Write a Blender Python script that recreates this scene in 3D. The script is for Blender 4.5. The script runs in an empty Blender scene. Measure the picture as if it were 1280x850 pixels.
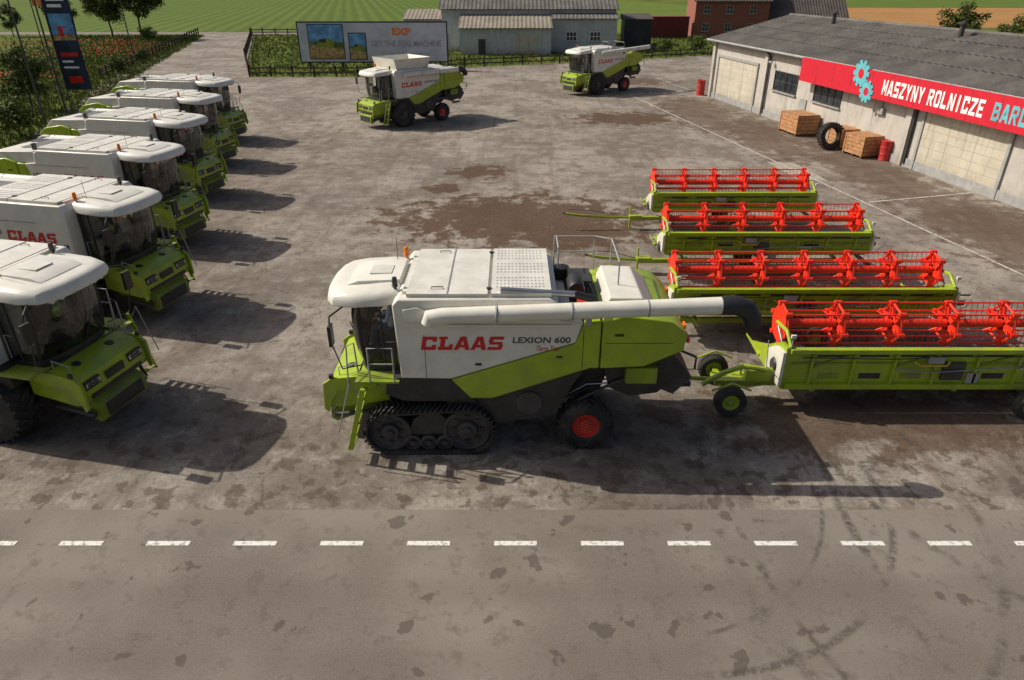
import bpy, math, random
from mathutils import Matrix, Vector
random.seed(7); R=math.radians
scene=bpy.context.scene
scene.view_settings.view_transform='Standard'; scene.view_settings.look='None'; scene.view_settings.exposure=0

# ---------------------------------------------------------------- materials
def nt(name):
    m=bpy.data.materials.new(name); m.use_nodes=True
    return m,m.node_tree,m.node_tree.nodes,m.node_tree.links,m.node_tree.nodes['Principled BSDF']
def math_n(n,l,op,a,b=None,clamp=False):
    x=n.new('ShaderNodeMath'); x.operation=op; x.use_clamp=clamp
    for i,v in enumerate((a,b)):
        if v is None: continue
        if isinstance(v,(int,float)): x.inputs[i].default_value=v
        else: l.new(v,x.inputs[i])
    return x.outputs[0]
def mix_n(n,l,f,a,b):
    x=n.new('ShaderNodeMix'); x.data_type='RGBA'
    for s,v in ((x.inputs[0],f),(x.inputs[6],a),(x.inputs[7],b)):
        if isinstance(v,(int,float)): s.default_value=v
        elif isinstance(v,tuple): s.default_value=(*v,1)
        else: l.new(v,s)
    return x.outputs[2]
def noise_n(n,l,vec,scale,detail=4,rough=.55):
    x=n.new('ShaderNodeTexNoise'); x.inputs['Scale'].default_value=scale; x.inputs['Detail'].default_value=detail; x.inputs['Roughness'].default_value=rough
    l.new(vec,x.inputs['Vector']); return x.outputs[0]
def flat(n):
    for x in n:
        if x.bl_idname=='ShaderNodeTexNoise': x.noise_dimensions='2D'
def ramp_n(n,l,v,a,b):
    x=n.new('ShaderNodeMapRange'); x.interpolation_type='SMOOTHSTEP'
    x.inputs[1].default_value=a; x.inputs[2].default_value=b; l.new(v,x.inputs[0]); return x.outputs[0]
def bump_n(n,l,h,b,strength,dist=.02):
    x=n.new('ShaderNodeBump'); x.inputs['Strength'].default_value=strength; x.inputs['Distance'].default_value=dist
    l.new(h,x.inputs['Height']); l.new(x.outputs[0],b.inputs['Normal'])
def mat(name,col,rough=.5,metal=0,var=.12,scale=2.5,bump=0,bscale=20,dust=0,coat=0):
    m,t,n,l,b=nt(name)
    p=n.new('ShaderNodeNewGeometry').outputs['Position']
    f=ramp_n(n,l,noise_n(n,l,p,scale,2),.3,.7)
    c=mix_n(n,l,f,tuple(x*(1-var) for x in col),tuple(min(1,x*(1+var)) for x in col))
    if dust:
        s=n.new('ShaderNodeSeparateXYZ'); l.new(p,s.inputs[0])
        low=n.new('ShaderNodeMapRange'); l.new(s.outputs[2],low.inputs[0]); low.inputs[1].default_value=0; low.inputs[2].default_value=3.0; low.inputs[3].default_value=1; low.inputs[4].default_value=.18
        d=math_n(n,l,'MULTIPLY',low.outputs[0],ramp_n(n,l,noise_n(n,l,p,1.7,5,.7),.38,.72))
        d=math_n(n,l,'MULTIPLY',d,dust,True)
        c=mix_n(n,l,d,c,(.19,.155,.11))
        r=math_n(n,l,'MULTIPLY_ADD',d,.5); 
        r.node.inputs[2].default_value=rough; l.new(r,b.inputs['Roughness'])
    else: b.inputs['Roughness'].default_value=rough
    l.new(c,b.inputs['Base Color']); b.inputs['Metallic'].default_value=metal
    if coat: b.inputs['Coat Weight'].default_value=coat; b.inputs['Coat Roughness'].default_value=.15
    if bump: bump_n(n,l,noise_n(n,l,p,bscale,3),b,bump)
    return m
WHITE=mat('white_paint',(.72,.69,.60),.38,var=.05,dust=.55,coat=.15)
WHITE2=mat('white_lid_paint',(.64,.615,.54),.42,var=.08,dust=.65)
GREEN=mat('lime_green_paint',(.32,.43,.008),.36,var=.09,dust=.6,coat=.2)
GREEND=mat('lime_green_dirty',(.21,.285,.01),.5,var=.18,dust=.9)
RED=mat('red_paint',(.62,.03,.015),.35,var=.1,dust=.25,coat=.2)
REDREEL=mat('reel_red_paint',(.80,.035,.012),.38,var=.08,dust=.1)
REDT=mat('red_lettering',(.58,.01,.015),.4,var=.03)
BLACK=mat('black_plastic',(.02,.02,.021),.5,var=.2,dust=.3)
DARK=mat('dark_grey_metal',(.05,.05,.05),.5,.2,var=.2,dust=.4)
RUBBER=mat('rubber',(.020,.019,.018),.8,var=.3,dust=.4,bump=.3)
STEEL=mat('steel',(.42,.42,.42),.35,.85,dust=.3)
GREY=mat('grey_paint',(.33,.33,.32),.5,dust=.3)
GREYT=mat('dark_lettering',(.06,.065,.06),.5)
YEL=mat('yellow_hose',(.6,.38,.03),.5)
ORANGE=mat('orange_lens',(.8,.2,.01),.25)
REDL=mat('red_lens',(.6,.02,.02),.25)
LAMP=mat('lamp_glass',(.6,.6,.6),.15,.3)
SEAT=mat('seat_fabric',(.05,.05,.055),.9)
SKIN=mat('skin',(.6,.36,.25),.5,var=.05)
SHIRT=mat('blue_shirt',(.55,.66,.80),.8,var=.1)
JEANS=mat('work_trousers',(.07,.10,.2),.85)
HAIR=mat('brown_hair',(.06,.035,.02),.7)
WOOD=mat('crate_wood',(.42,.21,.09),.75,var=.3,scale=6,bump=.4,bscale=40)
WOODD=mat('weathered_fence_wood',(.07,.055,.035),.9,var=.4,scale=4,bump=.4)
BARREL=mat('red_barrel_paint',(.5,.02,.02),.4,var=.15,dust=.3)
BARK=mat('bark',(.09,.065,.045),.95,var=.4,scale=8,bump=.8)
TEAL=mat('teal_paint',(.12,.45,.50),.5)
SIGNR=mat('red_sign_board',(.58,.012,.03),.45,var=.06)
SIGNW=mat('white_sign_letters',(.8,.79,.76),.5)
def glass():
    m=bpy.data.materials.new('cab_glass'); m.use_nodes=True; t=m.node_tree; n=t.nodes; l=t.links; n.clear()
    o=n.new('ShaderNodeOutputMaterial'); mx=n.new('ShaderNodeMixShader'); tr=n.new('ShaderNodeBsdfTransparent'); gl=n.new('ShaderNodeBsdfGlossy'); fr=n.new('ShaderNodeFresnel')
    tr.inputs[0].default_value=(.80,.83,.81,1); gl.inputs['Roughness'].default_value=.04; fr.inputs[0].default_value=1.7
    l.new(fr.outputs[0],mx.inputs[0]); l.new(tr.outputs[0],mx.inputs[1]); l.new(gl.outputs[0],mx.inputs[2]); l.new(mx.outputs[0],o.inputs[0]); return m
GLASS=glass()
WINDOW=mat('window_pane',(.03,.035,.04),.08,.0,var=.3)

# ---------------------------------------------------------------- mesh builder
class MB:
    def __init__(s): s.v=[];s.f=[];s.m=[];s.mats=[]
    def mi(s,m):
        if m not in s.mats: s.mats.append(m)
        return s.mats.index(m)
    def add(s,vs,fs,m,M=None):
        o=len(s.v); k=s.mi(m)
        if M is not None: vs=[M@Vector(p) for p in vs]
        s.v+= [tuple(p) for p in vs]; s.f+=[tuple(i+o for i in f) for f in fs]; s.m+=[k]*len(fs)
    def box(s,c,d,m,M=None):
        x,y,z=c; a,b,h=[q/2 for q in d]
        vs=[(x+i*a,y+j*b,z+k*h) for i in(-1,1) for j in(-1,1) for k in(-1,1)]
        s.add(vs,[(0,1,3,2),(4,6,7,5),(0,4,5,1),(2,3,7,6),(0,2,6,4),(1,5,7,3)],m,M)
    def prism(s,pts,a0,a1,m,axis='y',M=None):
        f={'y':lambda p,a:(p[0],a,p[1]),'x':lambda p,a:(a,p[0],p[1]),'z':lambda p,a:(p[0],p[1],a)}[axis]
        n=len(pts); vs=[f(p,a0) for p in pts]+[f(p,a1) for p in pts]
        s.add(vs,[tuple(range(n)),tuple(range(2*n-1,n-1,-1))]+[(i,(i+1)%n,n+(i+1)%n,n+i) for i in range(n)],m,M)
    def tube(s,path,r,m,n=8,cap=True,M=None):
        path=[Vector(p) for p in path]; rs=r if isinstance(r,(list,tuple)) else [r]*len(path); vs=[];fs=[]
        up=None
        for i,p in enumerate(path):
            d=(path[min(i+1,len(path)-1)]-path[max(i-1,0)]).normalized()
            if up is None: up=Vector((0,0,1)) if abs(d.z)<.9 else Vector((1,0,0))
            a=d.cross(up).normalized(); b=d.cross(a).normalized(); up=-b if b.dot(up)<0 else b
            a=d.cross(up).normalized(); b=up
            for k in range(n):
                t=2*math.pi*k/n; vs.append(p+(a*math.cos(t)+b*math.sin(t))*rs[i])
        for i in range(len(path)-1):
            for k in range(n): fs.append((i*n+k,i*n+(k+1)%n,(i+1)*n+(k+1)%n,(i+1)*n+k))
        if cap: fs.append(tuple(range(n))); fs.append(tuple(range(len(vs)-1,len(vs)-n-1,-1)))
        s.add(vs,fs,m,M)
    def lathe(s,prof,c,m,axis='y',n=32,M=None):
        vs=[];fs=[]
        for r,a in prof:
            r=max(r,.0005)
            for k in range(n):
                t=2*math.pi*k/n; u,w=r*math.cos(t),r*math.sin(t)
                vs.append({'y':(c[0]+u,c[1]+a,c[2]+w),'z':(c[0]+u,c[1]+w,c[2]+a),'x':(c[0]+a,c[1]+u,c[2]+w)}[axis])
        for i in range(len(prof)-1):
            for k in range(n): fs.append((i*n+k,i*n+(k+1)%n,(i+1)*n+(k+1)%n,(i+1)*n+k))
        s.add(vs,fs,m,M)
    def loft(s,rows,m,closed=True,cap0=False,cap1=False):
        n=len(rows[0]); vs=[p for r in rows for p in r]; fs=[]
        for i in range(len(rows)-1):
            for k in range(n if closed else n-1): fs.append((i*n+k,i*n+(k+1)%n,(i+1)*n+(k+1)%n,(i+1)*n+k))
        if cap0: fs.append(tuple(range(n)))
        if cap1: fs.append(tuple(range(len(vs)-1,len(vs)-n-1,-1)))
        s.add(vs,fs,m)
    def mesh(s,name,angle=32,recalc=True):
        me=bpy.data.meshes.new(name); me.from_pydata(s.v,[],s.f)
        for m in s.mats: me.materials.append(m)
        me.polygons.foreach_set('material_index',s.m)
        if recalc:
            import bmesh
            b=bmesh.new(); b.from_mesh(me); bmesh.ops.recalc_face_normals(b,faces=b.faces); b.to_mesh(me); b.free()
        if angle: me.shade_smooth(); me.set_sharp_from_angle(angle=R(angle))
        return me
def obj(name,me,parent=None,loc=(0,0,0),rz=0,bevel=0):
    o=bpy.data.objects.new(name,me); scene.collection.objects.link(o); o.location=loc; o.rotation_euler=(0,0,rz)
    if parent: o.parent=parent
    if bevel:
        b=o.modifiers.new('bevel','BEVEL'); b.width=bevel; b.segments=2; b.limit_method='ANGLE'; b.angle_limit=R(32); b.harden_normals=False
    return o
def place(name,parts,loc,rz):
    e=obj(name,None,None,loc,rz)
    for pn,me,bv in parts: obj(pn,me,e,bevel=bv)
    return e
def text_mesh(s,width,height,m,M,offset=.02,shear=0,extrude=.004,spacing=1.0):
    c=bpy.data.curves.new('t','FONT'); c.body=s; c.align_x='CENTER'; c.align_y='CENTER'; c.offset=offset; c.shear=shear; c.extrude=.01; c.space_character=spacing; c.resolution_u=3
    o=bpy.data.objects.new('t',c); scene.collection.objects.link(o); bpy.context.view_layer.update()
    dg=bpy.context.evaluated_depsgraph_get(); me=bpy.data.meshes.new_from_object(o.evaluated_get(dg))
    bpy.data.objects.remove(o); bpy.data.curves.remove(c)
    xs=[v.co.x for v in me.vertices]; ys=[v.co.y for v in me.vertices]
    w=max(xs)-min(xs); h=max(ys)-min(ys); cx=(max(xs)+min(xs))/2; cy=(max(ys)+min(ys))/2
    me.transform(Matrix.Diagonal((width/w,height/h,extrude/.01,1))@Matrix.Translation((-cx,-cy,0)))
    me.transform(M); me.materials.clear(); me.materials.append(m); return me
# bold block capitals built as polygons (boxes x0,z0,x1,z1 or point lists), unit cell 1x1
S_=.26
GL={'C':[(0,0,.3,1),(.3,.76,1,1),(.3,0,1,.24),(.72,.62,1,.76),(.72,.24,1,.38)],
 'L':[(0,0,.3,1),(.3,0,.95,.24)],
 'S':[(.06,.78,1,1),(0,.58,.3,.86),(.06,.40,.94,.60),(.7,.14,1,.42),(0,0,.94,.22)],
 'A':[[(-.04,0),(.26,0),(.60,1),(.30,1)],[(.40,1),(.70,1),(1.04,0),(.74,0)],(.22,.18,.78,.38)],
 'M':[(0,0,.24,1),(.76,0,1,1),[(.22,1),(.24,.62),(.5,.12),(.5,.5)],[(.78,1),(.76,.62),(.5,.12),(.5,.5)]],
 'Z':[(0,.8,1,1),(0,0,1,.2),[(.62,.82),(1,.82),(.38,.18),(0,.18)]],
 'Y':[(.36,0,.64,.5),[(0,1),(.3,1),(.62,.45),(.38,.38)],[(1,1),(.7,1),(.38,.45),(.62,.38)]],
 'N':[(0,0,.27,1),(.73,0,1,1),[(.0,1),(.3,1),(1,0),(.7,0)]],
 'R':[(0,0,.28,1),(.28,.8,.85,1),(.28,.40,.85,.58),(.70,.5,.98,.9),[(.42,.42),(.7,.42),(1,0),(.7,0)]],
 'O':[(0,.1,.28,.9),(.72,.1,1,.9),(.1,.8,.9,1),(.1,0,.9,.2)],
 'I':[(.3,0,.6,1)],
 'E':[(0,0,.28,1),(.28,.8,.92,1),(.28,.4,.8,.6),(.28,0,.92,.2)],
 'B':[(0,0,.28,1),(.28,.8,.85,1),(.28,.42,.85,.60),(.28,0,.85,.2),(.7,.55,.95,.9),(.72,.1,1,.5)],
 'X':[[(0,0),(.3,0),(1,1),(.7,1)],[(0,1),(.3,1),(1,0),(.7,0)]]}
GL2=dict(GL); GL2['L']=[(.12,.24,.44,.80),(0,.80,.58,1),(0,0,1,.24),(.74,.24,1,.42)]
def block_text(s,width,height,m,M,shear=.0,gap=.16,glyphs=GL):
    mb=MB(); x0=0; k=0
    for ch in s:
        if ch==' ': x0+=.6; continue
        adv=.9 if ch=='I' else 1
        for g in glyphs[ch]:
            pts=[(g[0],g[1]),(g[2],g[1]),(g[2],g[3]),(g[0],g[3])] if isinstance(g,tuple) else g
            k+=1; mb.prism([(p[0]+x0+shear*p[1],p[1]) for p in pts],-.002,.003+.0006*(k%6),m,'z')
        x0+=adv+gap
    me=mb.mesh('block_text',0); W=x0-gap+shear
    me.transform(M@Matrix.Diagonal((width/W,height,1,1))@Matrix.Translation((-W/2,-.5,0))); return me
def face(axis,loc):
    x,y,z={'-y':((1,0,0),(0,0,1),(0,-1,0)),'+y':((-1,0,0),(0,0,1),(0,1,0))}[axis]
    M=Matrix((x,y,z)).transposed().to_4x4(); return Matrix.Translation(loc)@M

# ---------------------------------------------------------------- wheels
def wheel(mb,c,r,w,rim,side,rimmat,lugs=22,lug=True):
    h=w/2
    mb.lathe([(rim,-h*.75),(rim+.04,-h*.95),(r*.82,-h),(r-.07,-h*.92),(r-.03,-h*.7),(r-.03,h*.7),(r-.07,h*.92),(r*.82,h),(rim+.04,h*.95),(rim,h*.75)],c,RUBBER,n=40)
    for sgn in(1,-1):
        p=[(rim+.005,h*.75),(rim*.94,h*.72),(rim*.88,h*.45),(rim*.5,h*.35),(rim*.42,h*.55),(rim*.3,h*.6),(rim*.28,h*.8),(0.0,h*.82)]
        mb.lathe([(a,b*sgn) for a,b in p],c,rimmat,n=32)
        for k in range(8):
            t=k*math.pi/4; mb.lathe([(0,.02*sgn+h*.6*sgn),(.022,h*.6*sgn+.02*sgn),(.022,h*.5*sgn)],(c[0]+rim*.36*math.cos(t),c[1],c[2]+rim*.36*math.sin(t)),STEEL,n=6)
    if lug:
        for k in range(lugs):
            for sd in(1,-1):
                t=2*math.pi*(k+(.5 if sd>0 else 0))/lugs
                M=Matrix.Translation(c)@Matrix.Rotation(t,4,'Y')@Matrix.Translation((r-.03,sd*h*.45,0))@Matrix.Rotation(sd*R(32),4,'X')
                mb.box((0,0,0),(.075,h*1.15,.07*r/.8),RUBBER,M)
def track(mb,cy,w,side):
    fr=.56;rr=.62; cf=(.92,.60); cr=(-.90,.66); th=.05
    pts=[]
    for k in range(19): a=R(-90+180*k/18+2); pts.append((cf[0]+fr*math.cos(a),cf[1]+fr*math.sin(a)))
    for k in range(19): a=R(90+180*k/18+2); pts.append((cr[0]+rr*math.cos(a),cr[1]+rr*math.sin(a)))
    P=[Vector((p[0],p[1])) for p in pts]; P.append(P[0]); L=[0]
    for i in range(1,len(P)): L.append(L[-1]+(P[i]-P[i-1]).length)
    N=58; out=[]
    for k in range(N):
        d=L[-1]*k/N
        for i in range(1,len(P)):
            if L[i]>=d: f=(d-L[i-1])/max(1e-6,L[i]-L[i-1]); out.append((P[i-1].lerp(P[i],f),(P[i]-P[i-1]).normalized())); break
    rows=[[],[],[],[]]
    for p,t in out:
        nrm=Vector((t.y,-t.x)); q=p-nrm*th
        rows[0].append((p.x,cy-w/2,p.y)); rows[1].append((p.x,cy+w/2,p.y)); rows[2].append((q.x,cy+w/2,q.y)); rows[3].append((q.x,cy-w/2,q.y))
    mb.loft(rows+[rows[0]],RUBBER)
    for i,(p,t) in enumerate(out):
        nrm=Vector((t.y,-t.x)); ang=math.atan2(t.y,t.x)
        for sd in(1,-1):
            M=Matrix.Translation((p.x+nrm.x*.022,cy+sd*w*.25,p.y+nrm.y*.022))@Matrix.Rotation(-ang,4,'Y')@Matrix.Rotation(sd*R(22),4,'Z')
            mb.box((0,0,0),(.055,w*.52,.05),RUBBER,M)
        mb.box((0,0,0),(.05,.06,.07),RUBBER,Matrix.Translation((p.x-nrm.x*.08,cy,p.y-nrm.y*.08))@Matrix.Rotation(-ang,4,'Y'))
    o=side
    for (cx,cz),r in((cf,fr-.06),(cr,rr-.06)):
        for s2 in(1,-1):
            q=[(r,.0),(r,.2),(r-.05,.22),(r-.09,.15),(r*.45,.11),(r*.4,.2),(r*.2,.22),(r*.18,.27),(0,.28)]
            mb.lathe([(a,b*s2) for a,b in q],(cx,cy+s2*.03,cz),DARK,n=36)
        for k in range(8):
            t=k*math.pi/4; mb.box((cx+r*.62*math.cos(t),cy+o*.17,cz+r*.62*math.sin(t)),(.1,.04,.1),BLACK)
    for x in(-.36,.02,.40):
        for s2 in(1,-1):
            mb.lathe([(a,b*s2) for a,b in ((.2,0),(.2,.2),(.16,.22),(.14,.16),(.06,.15),(.06,.22),(0,.22))],(x,cy+s2*.03,.31),DARK,n=24)
    mb.prism([(-.5,.55),(.5,.52),(.35,.95),(.1,1.12),(-.25,1.12),(-.42,.95)],cy-.18,cy+.18,BLACK)
    mb.box((0,cy,.5),(1.5,.16,.14),DARK)

# ---------------------------------------------------------------- combine harvester
CACHE={}
def combine_parts(tracked,raised,row):
    key=(tracked,raised,row)
    if key in CACHE: return CACHE[key]
    P=[]
    b=MB()
    b.prism([(.55,2.05),(.63,3.86),(.5,4.0),(-2.75,4.0),(-2.95,3.88),(-3.0,3.5),(-3.5,3.45),(-3.35,2.95),(-.57,2.03)],-1.5,1.5,WHITE)
    b.prism([(-.57,2.0),(-3.34,2.92),(-3.52,3.43),(-3.9,3.46),(-3.9,2.3),(-3.7,2.3),(-1.5,1.5),(-1.0,1.5)],-1.49,1.49,GREEN)
    b.prism([(-3.93,3.47),(-4.4,3.62),(-5.45,3.45),(-5.8,3.15),(-5.75,2.75),(-4.9,2.35),(-3.93,2.3)],-1.5,1.5,GREEN)
    b.prism([(-3.2,3.5),(-3.93,3.5),(-3.93,2.8),(-3.2,2.8)],-1.3,1.3,BLACK)
    if row:
        b.prism([(-3.0,3.45),(-3.06,3.92),(-4.95,3.86),(-5.4,3.5),(-5.3,3.4)],-1.4,1.4,WHITE2)
    else:
        b.prism([(-4.0,3.5),(-4.12,3.80),(-4.85,3.78),(-5.2,3.5),(-5.1,3.4),(-4.4,3.4)],-1.0,.95,WHITE)
    P.append(('body_shell',b.mesh('body_shell'),.03))
    d=MB()
    for s in(1,-1):
        d.prism([(-2.0,2.52),(-2.03,2.53),(-2.03,2.9),(-2.0,2.9)],s*1.494,s*1.497,BLACK)
        d.box((-.02,s*1.502,2.6),(.012,.004,1.1),BLACK)
        d.box((-3.52,s*1.492,2.8),(.012,.006,1.0),BLACK)
        d.box((-1.9,s*1.503,3.42),(2.7,.006,.012),BLACK)
        d.box((-4.75,s*1.503,2.95),(1.5,.006,.012),BLACK)
        d.box((-4.3,s*1.51,3.15),(.2,.02,.05),BLACK); d.box((-1.2,s*1.51,2.42),(.14,.02,.05),BLACK); d.box((-3.0,s*1.5,2.6),(.14,.02,.04),BLACK)
        if s<0: d.box((.33,s*1.503,2.6),(.2,.006,.35),BLACK)
        d.prism([(-.4,1.72),(-.95,1.48),(-1.5,1.47),(-3.55,2.22),(-3.2,1.55),(-2.95,1.0),(-1.75,.78),(-.5,.95)],s*1.22,s*1.42,BLACK)
        d.prism([(.62,2.04),(-.55,2.02),(-.95,1.55),(-1.2,1.36),(-.7,1.42),(.5,1.42),(.95,1.6),(.9,1.95)],s*1.02,s*1.47,BLACK)
        d.box((-4.9,s*1.25,2.05),(.7,.3,.4),GREEND)
        d.tube([(-3.2,s*1.2,1.1),(-4.3,s*1.2,1.75),(-5.4,s*1.15,2.2)],.035,DARK)
        for k in range(4): d.tube([(-3.0-.1*k,s*1.0,1.1+.1*k),(-3.7,s*1.05,1.5+.12*k),(-4.4,s*1.1,1.6+.1*k)],.02,STEEL if k==1 else BLACK,6)
        d.lathe([(0,s*.05),(.3,s*.05),(.32,0)],(-2.35,s*1.42,1.35),DARK,n=24)
    d.prism([(.95,1.95),(.95,.85),(-.5,.8),(-2.6,.8),(-3.1,1.2),(-4.0,1.35),(-4.3,2.3),(-3.7,2.35),(-1.4,1.6)],-.95,.95,BLACK)
    d.prism([(-4.0,2.4),(-5.5,2.62),(-5.95,2.1),(-5.35,1.45),(-4.7,1.35),(-4.2,1.6)],-1.15,1.15,BLACK)
    d.prism([(-5.3,1.55),(-5.95,2.05),(-6.15,1.8),(-5.75,1.35)],-1.05,1.05,DARK)
    for k in range(9): d.box((-5.95,-.9+k*.225,1.7),(.3,.02,.25),GREY)
    d.box((-3.7,0,.68),(.22,2.3,.22),DARK); d.box((0,0,.7),(.4,2.3,.4),DARK)
    for s in(1,-1):
        d.tube([(-2.7,s*.7,1.0),(-3.6,s*1.0,.72)],.05,STEEL); d.box((-3.7,s*.98,.68),(.3,.2,.45),DARK)
        d.box((-5.86,s*1.2,2.95),(.06,.35,.12),REDL); d.box((-5.83,s*1.0,3.15),(.04,.2,.1),ORANGE)
        d.tube([(-5.7,s*1.35,2.7),(-6.05,s*1.5,2.6),(-6.05,s*1.5,2.3)],.03,BLACK,6)
    d.box((-6.1,0,1.0),(.7,.12,.12),DARK); d.tube([(-5.1,0,1.4),(-6.0,0,1.0)],.06,DARK)
    P.append(('chassis',d.mesh('chassis'),.012))
    t=MB()
    if raised:
        for s in(1,-1):
            t.add([(.3,s*1.3,4.0),(-2.4,s*1.3,4.0),(-2.7,s*1.5,4.75),(.5,s*1.5,4.75),(.3,s*1.27,4.0),(-2.4,s*1.27,4.0),(-2.7,s*1.47,4.75),(.5,s*1.47,4.75)],[(0,1,2,3),(7,6,5,4),(0,4,5,1),(2,6,7,3),(0,3,7,4),(1,5,6,2)],WHITE)
        t.prism([(.3,4.0),(.34,4.0),(.54,4.75),(.5,4.75)],-1.46,1.46,WHITE); t.prism([(-2.4,4.0),(-2.36,4.0),(-2.66,4.75),(-2.7,4.75)],-1.46,1.46,WHITE)
    else:
        t.box((-.55,.0,4.045),(1.75,2.75,.07),WHITE2); t.box((-.55,.0,4.085),(.03,2.7,.02),GREY)
        t.box((-2.15,.0,4.05),(1.3,2.75,.08),WHITE2)
        for i in range(13):
            for j in range(15):
                if (j%5)==4: continue
                t.box((-1.62-i*.085,-1.2+j*.17,4.092),(.04,.055,.006),GREY)
        for y in(-1.1,1.1): t.box((-1.45,y,4.09),(.1,.08,.05),DARK); t.tube([(-.2,y,4.08),(-.2,y,4.13),(-.45,y,4.13),(-.45,y,4.08)],.012,DARK,5)
        t.box((.36,0,4.03),(.14,2.4,.07),WHITE)
    if not row:
        t.lathe([(0,-.32),(.17,-.32),(.19,-.28),(.19,.28),(.17,.32),(0,.32)],(-3.4,.35,3.85),BLACK,n=24)
        t.tube([(-3.4,.35,3.6),(-3.4,.35,3.9)],.08,DARK)
        t.lathe([(0,0),(.13,0),(.13,.06),(.2,.08),(.2,.3),(.05,.36),(0,.36)],(-3.15,-.9,3.5),BLACK,axis='z',n=20)
        t.tube([(-1.7,1.30,4.14),(-3.3,1.30,4.04)],.07,STEEL,12); t.tube([(-3.3,1.3,4.04),(-3.75,1.25,3.9)],.085,BLACK,12)
        t.box((-3.55,-.35,3.66),(.5,.8,.32),DARK); t.box((-3.6,.95,3.62),(.4,.3,.2),RED if tracked else DARK); t.box((-3.1,.75,3.6),(.25,.6,.2),GREY)
        for k in range(5): t.tube([(-3.3-.1*k,-.1,3.55),(-3.35-.1*k,.2,3.8),(-3.5-.08*k,.6,3.6)],.018,BLACK,6)
        t.tube([(-3.0,-1.42,3.5),(-3.0,-1.42,4.4),(-4.0,-1.42,4.4),(-4.0,-1.42,3.5)],.02,GREY,6); t.tube([(-3.0,-1.42,4.0),(-4.0,-1.42,4.0)],.016,GREY,6)
        t.tube([(-4.0,-1.42,4.4),(-4.4,-1.2,4.4),(-4.4,-1.2,3.8)],.02,GREY,6); t.tube([(-4.4,-1.2,4.4),(-4.4,.2,4.35),(-4.4,.2,3.8)],.018,GREY,6)
        t.tube([(-3.05,-1.4,4.4),(-3.05,-.6,4.4),(-3.05,-.6,3.9)],.018,GREY,6)
    else:
        for k in range(12): t.box((-3.4-.07*k,0,3.92),(.03,1.6,.02),GREY)
        t.box((-4.6,.6,3.88),(.5,.5,.06),DARK); t.lathe([(.1,0),(.1,.25),(0,.28)],(-3.3,-1.0,3.9),DARK,axis='z',n=14)
    P.append(('roof_and_engine_deck',t.mesh('roof_and_engine_deck'),.008))
    a=MB(); ex=-6.4 if not row else -5.1; sl=.0437 if not row else .0
    ez=3.70+(-ex-.45)*sl; ar=.175
    a.tube([(-.15,1.66,3.50),(-.2,1.66,3.66),(-.45,1.67,3.70),(ex,1.7,ez)],[.15,ar,ar,ar+.01],WHITE,24)
    a.tube([(ex+.05,1.7,ez),(ex-.25,1.7,ez+.01),(ex-.5,1.7,ez-.08),(ex-.65,1.7,ez-.26),(ex-.7,1.7,ez-.46)],[.2,.205,.21,.205,.195],BLACK,20)
    a.prism([(.35,3.5),(.4,3.78),(.1,3.84),(-.4,3.66),(-.35,3.5)],1.48,1.56,WHITE)
    for x in(-1.6,-3.2,-4.8): a.tube([(x,1.69,3.70+(-x-.45)*sl),(x-.05,1.69,3.70+(-x-.4)*sl)],ar+.015,GREY,24)
    a.box((-3.6,1.55,3.6),(.12,.2,.3),GREY)
    P.append(('unloading_auger',a.mesh('unloading_auger'),.01))
    c=MB()
    def ring(z,dx):
        pl=[(.62,1.02,0),(1.2,1.05,.2),(1.42,1.0,.7),(1.58,.78,1),(1.66,.4,1),(1.68,0,1)]
        L=[(x+dx*w,y,z) for x,y,w in pl]; return L+[(x,-y,z) for x,y,z in L[-2::-1]]
    rows=[ring(z,dx) for z,dx in((2.1,-.03),(2.4,.06),(2.8,.12),(3.3,.12),(3.72,.04))]
    c.loft(rows,GLASS,closed=False)
    P.append(('cab_glass_pane',c.mesh('cab_glass'),0))
    c=MB()
    c.loft([ring(1.93,-.05),ring(2.0,-.03),ring(2.12,-.02)],BLACK,closed=True,cap0=True,cap1=True)
    for idx,rr in((0,.06),(2,.04),(8,.04),(10,.06)): c.tube([Vector(r[idx]) for r in rows],rr,BLACK,8)
    for s in(1,-1):
        c.tube([(.66,s*1.04,2.15),(.66,s*1.04,2.75),(.9,s*1.06,2.75)],.02,GREY,6); c.tube([(.98,s*1.05,2.1),(.98,s*1.05,3.72)],.025,BLACK,6)
    c.box((.6,0,2.95),(.06,1.96,1.7),GREY)
    def rr(z,s,cx=1.2,tilt=-.05):
        pl=[(.50,1.10),(.9,1.22),(1.6,1.22),(2.0,1.08),(2.17,.8),(2.24,.4),(2.25,0)]
        L=[(cx+(x-cx)*s,y*s,z+tilt*(x-1.2)) for x,y in pl]; return L+[(x,-y,z) for x,y,z in L[-2::-1]]
    c.loft([rr(3.66,.92),rr(3.69,.98)],BLACK,cap0=True)
    c.loft([rr(3.69,.985),rr(3.72,1.01),rr(3.82,1.0),rr(3.91,.965),rr(3.97,.90),rr(4.0,.78),rr(4.015,.4)],WHITE,cap1=True)
    c.prism([(.52,3.98),(.56,4.10),(1.5,4.06),(1.75,3.97)],-.62,.62,WHITE); c.box((1.05,0,4.09),(.5,.5,.03),WHITE2)
    for y in(-.75,-.5,.5,.75): c.lathe([(0,.02),(.07,.02),(.075,-.05),(0,-.06)],(2.12-abs(y)*.1,y,3.62),LAMP,axis='x',n=14)
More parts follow.
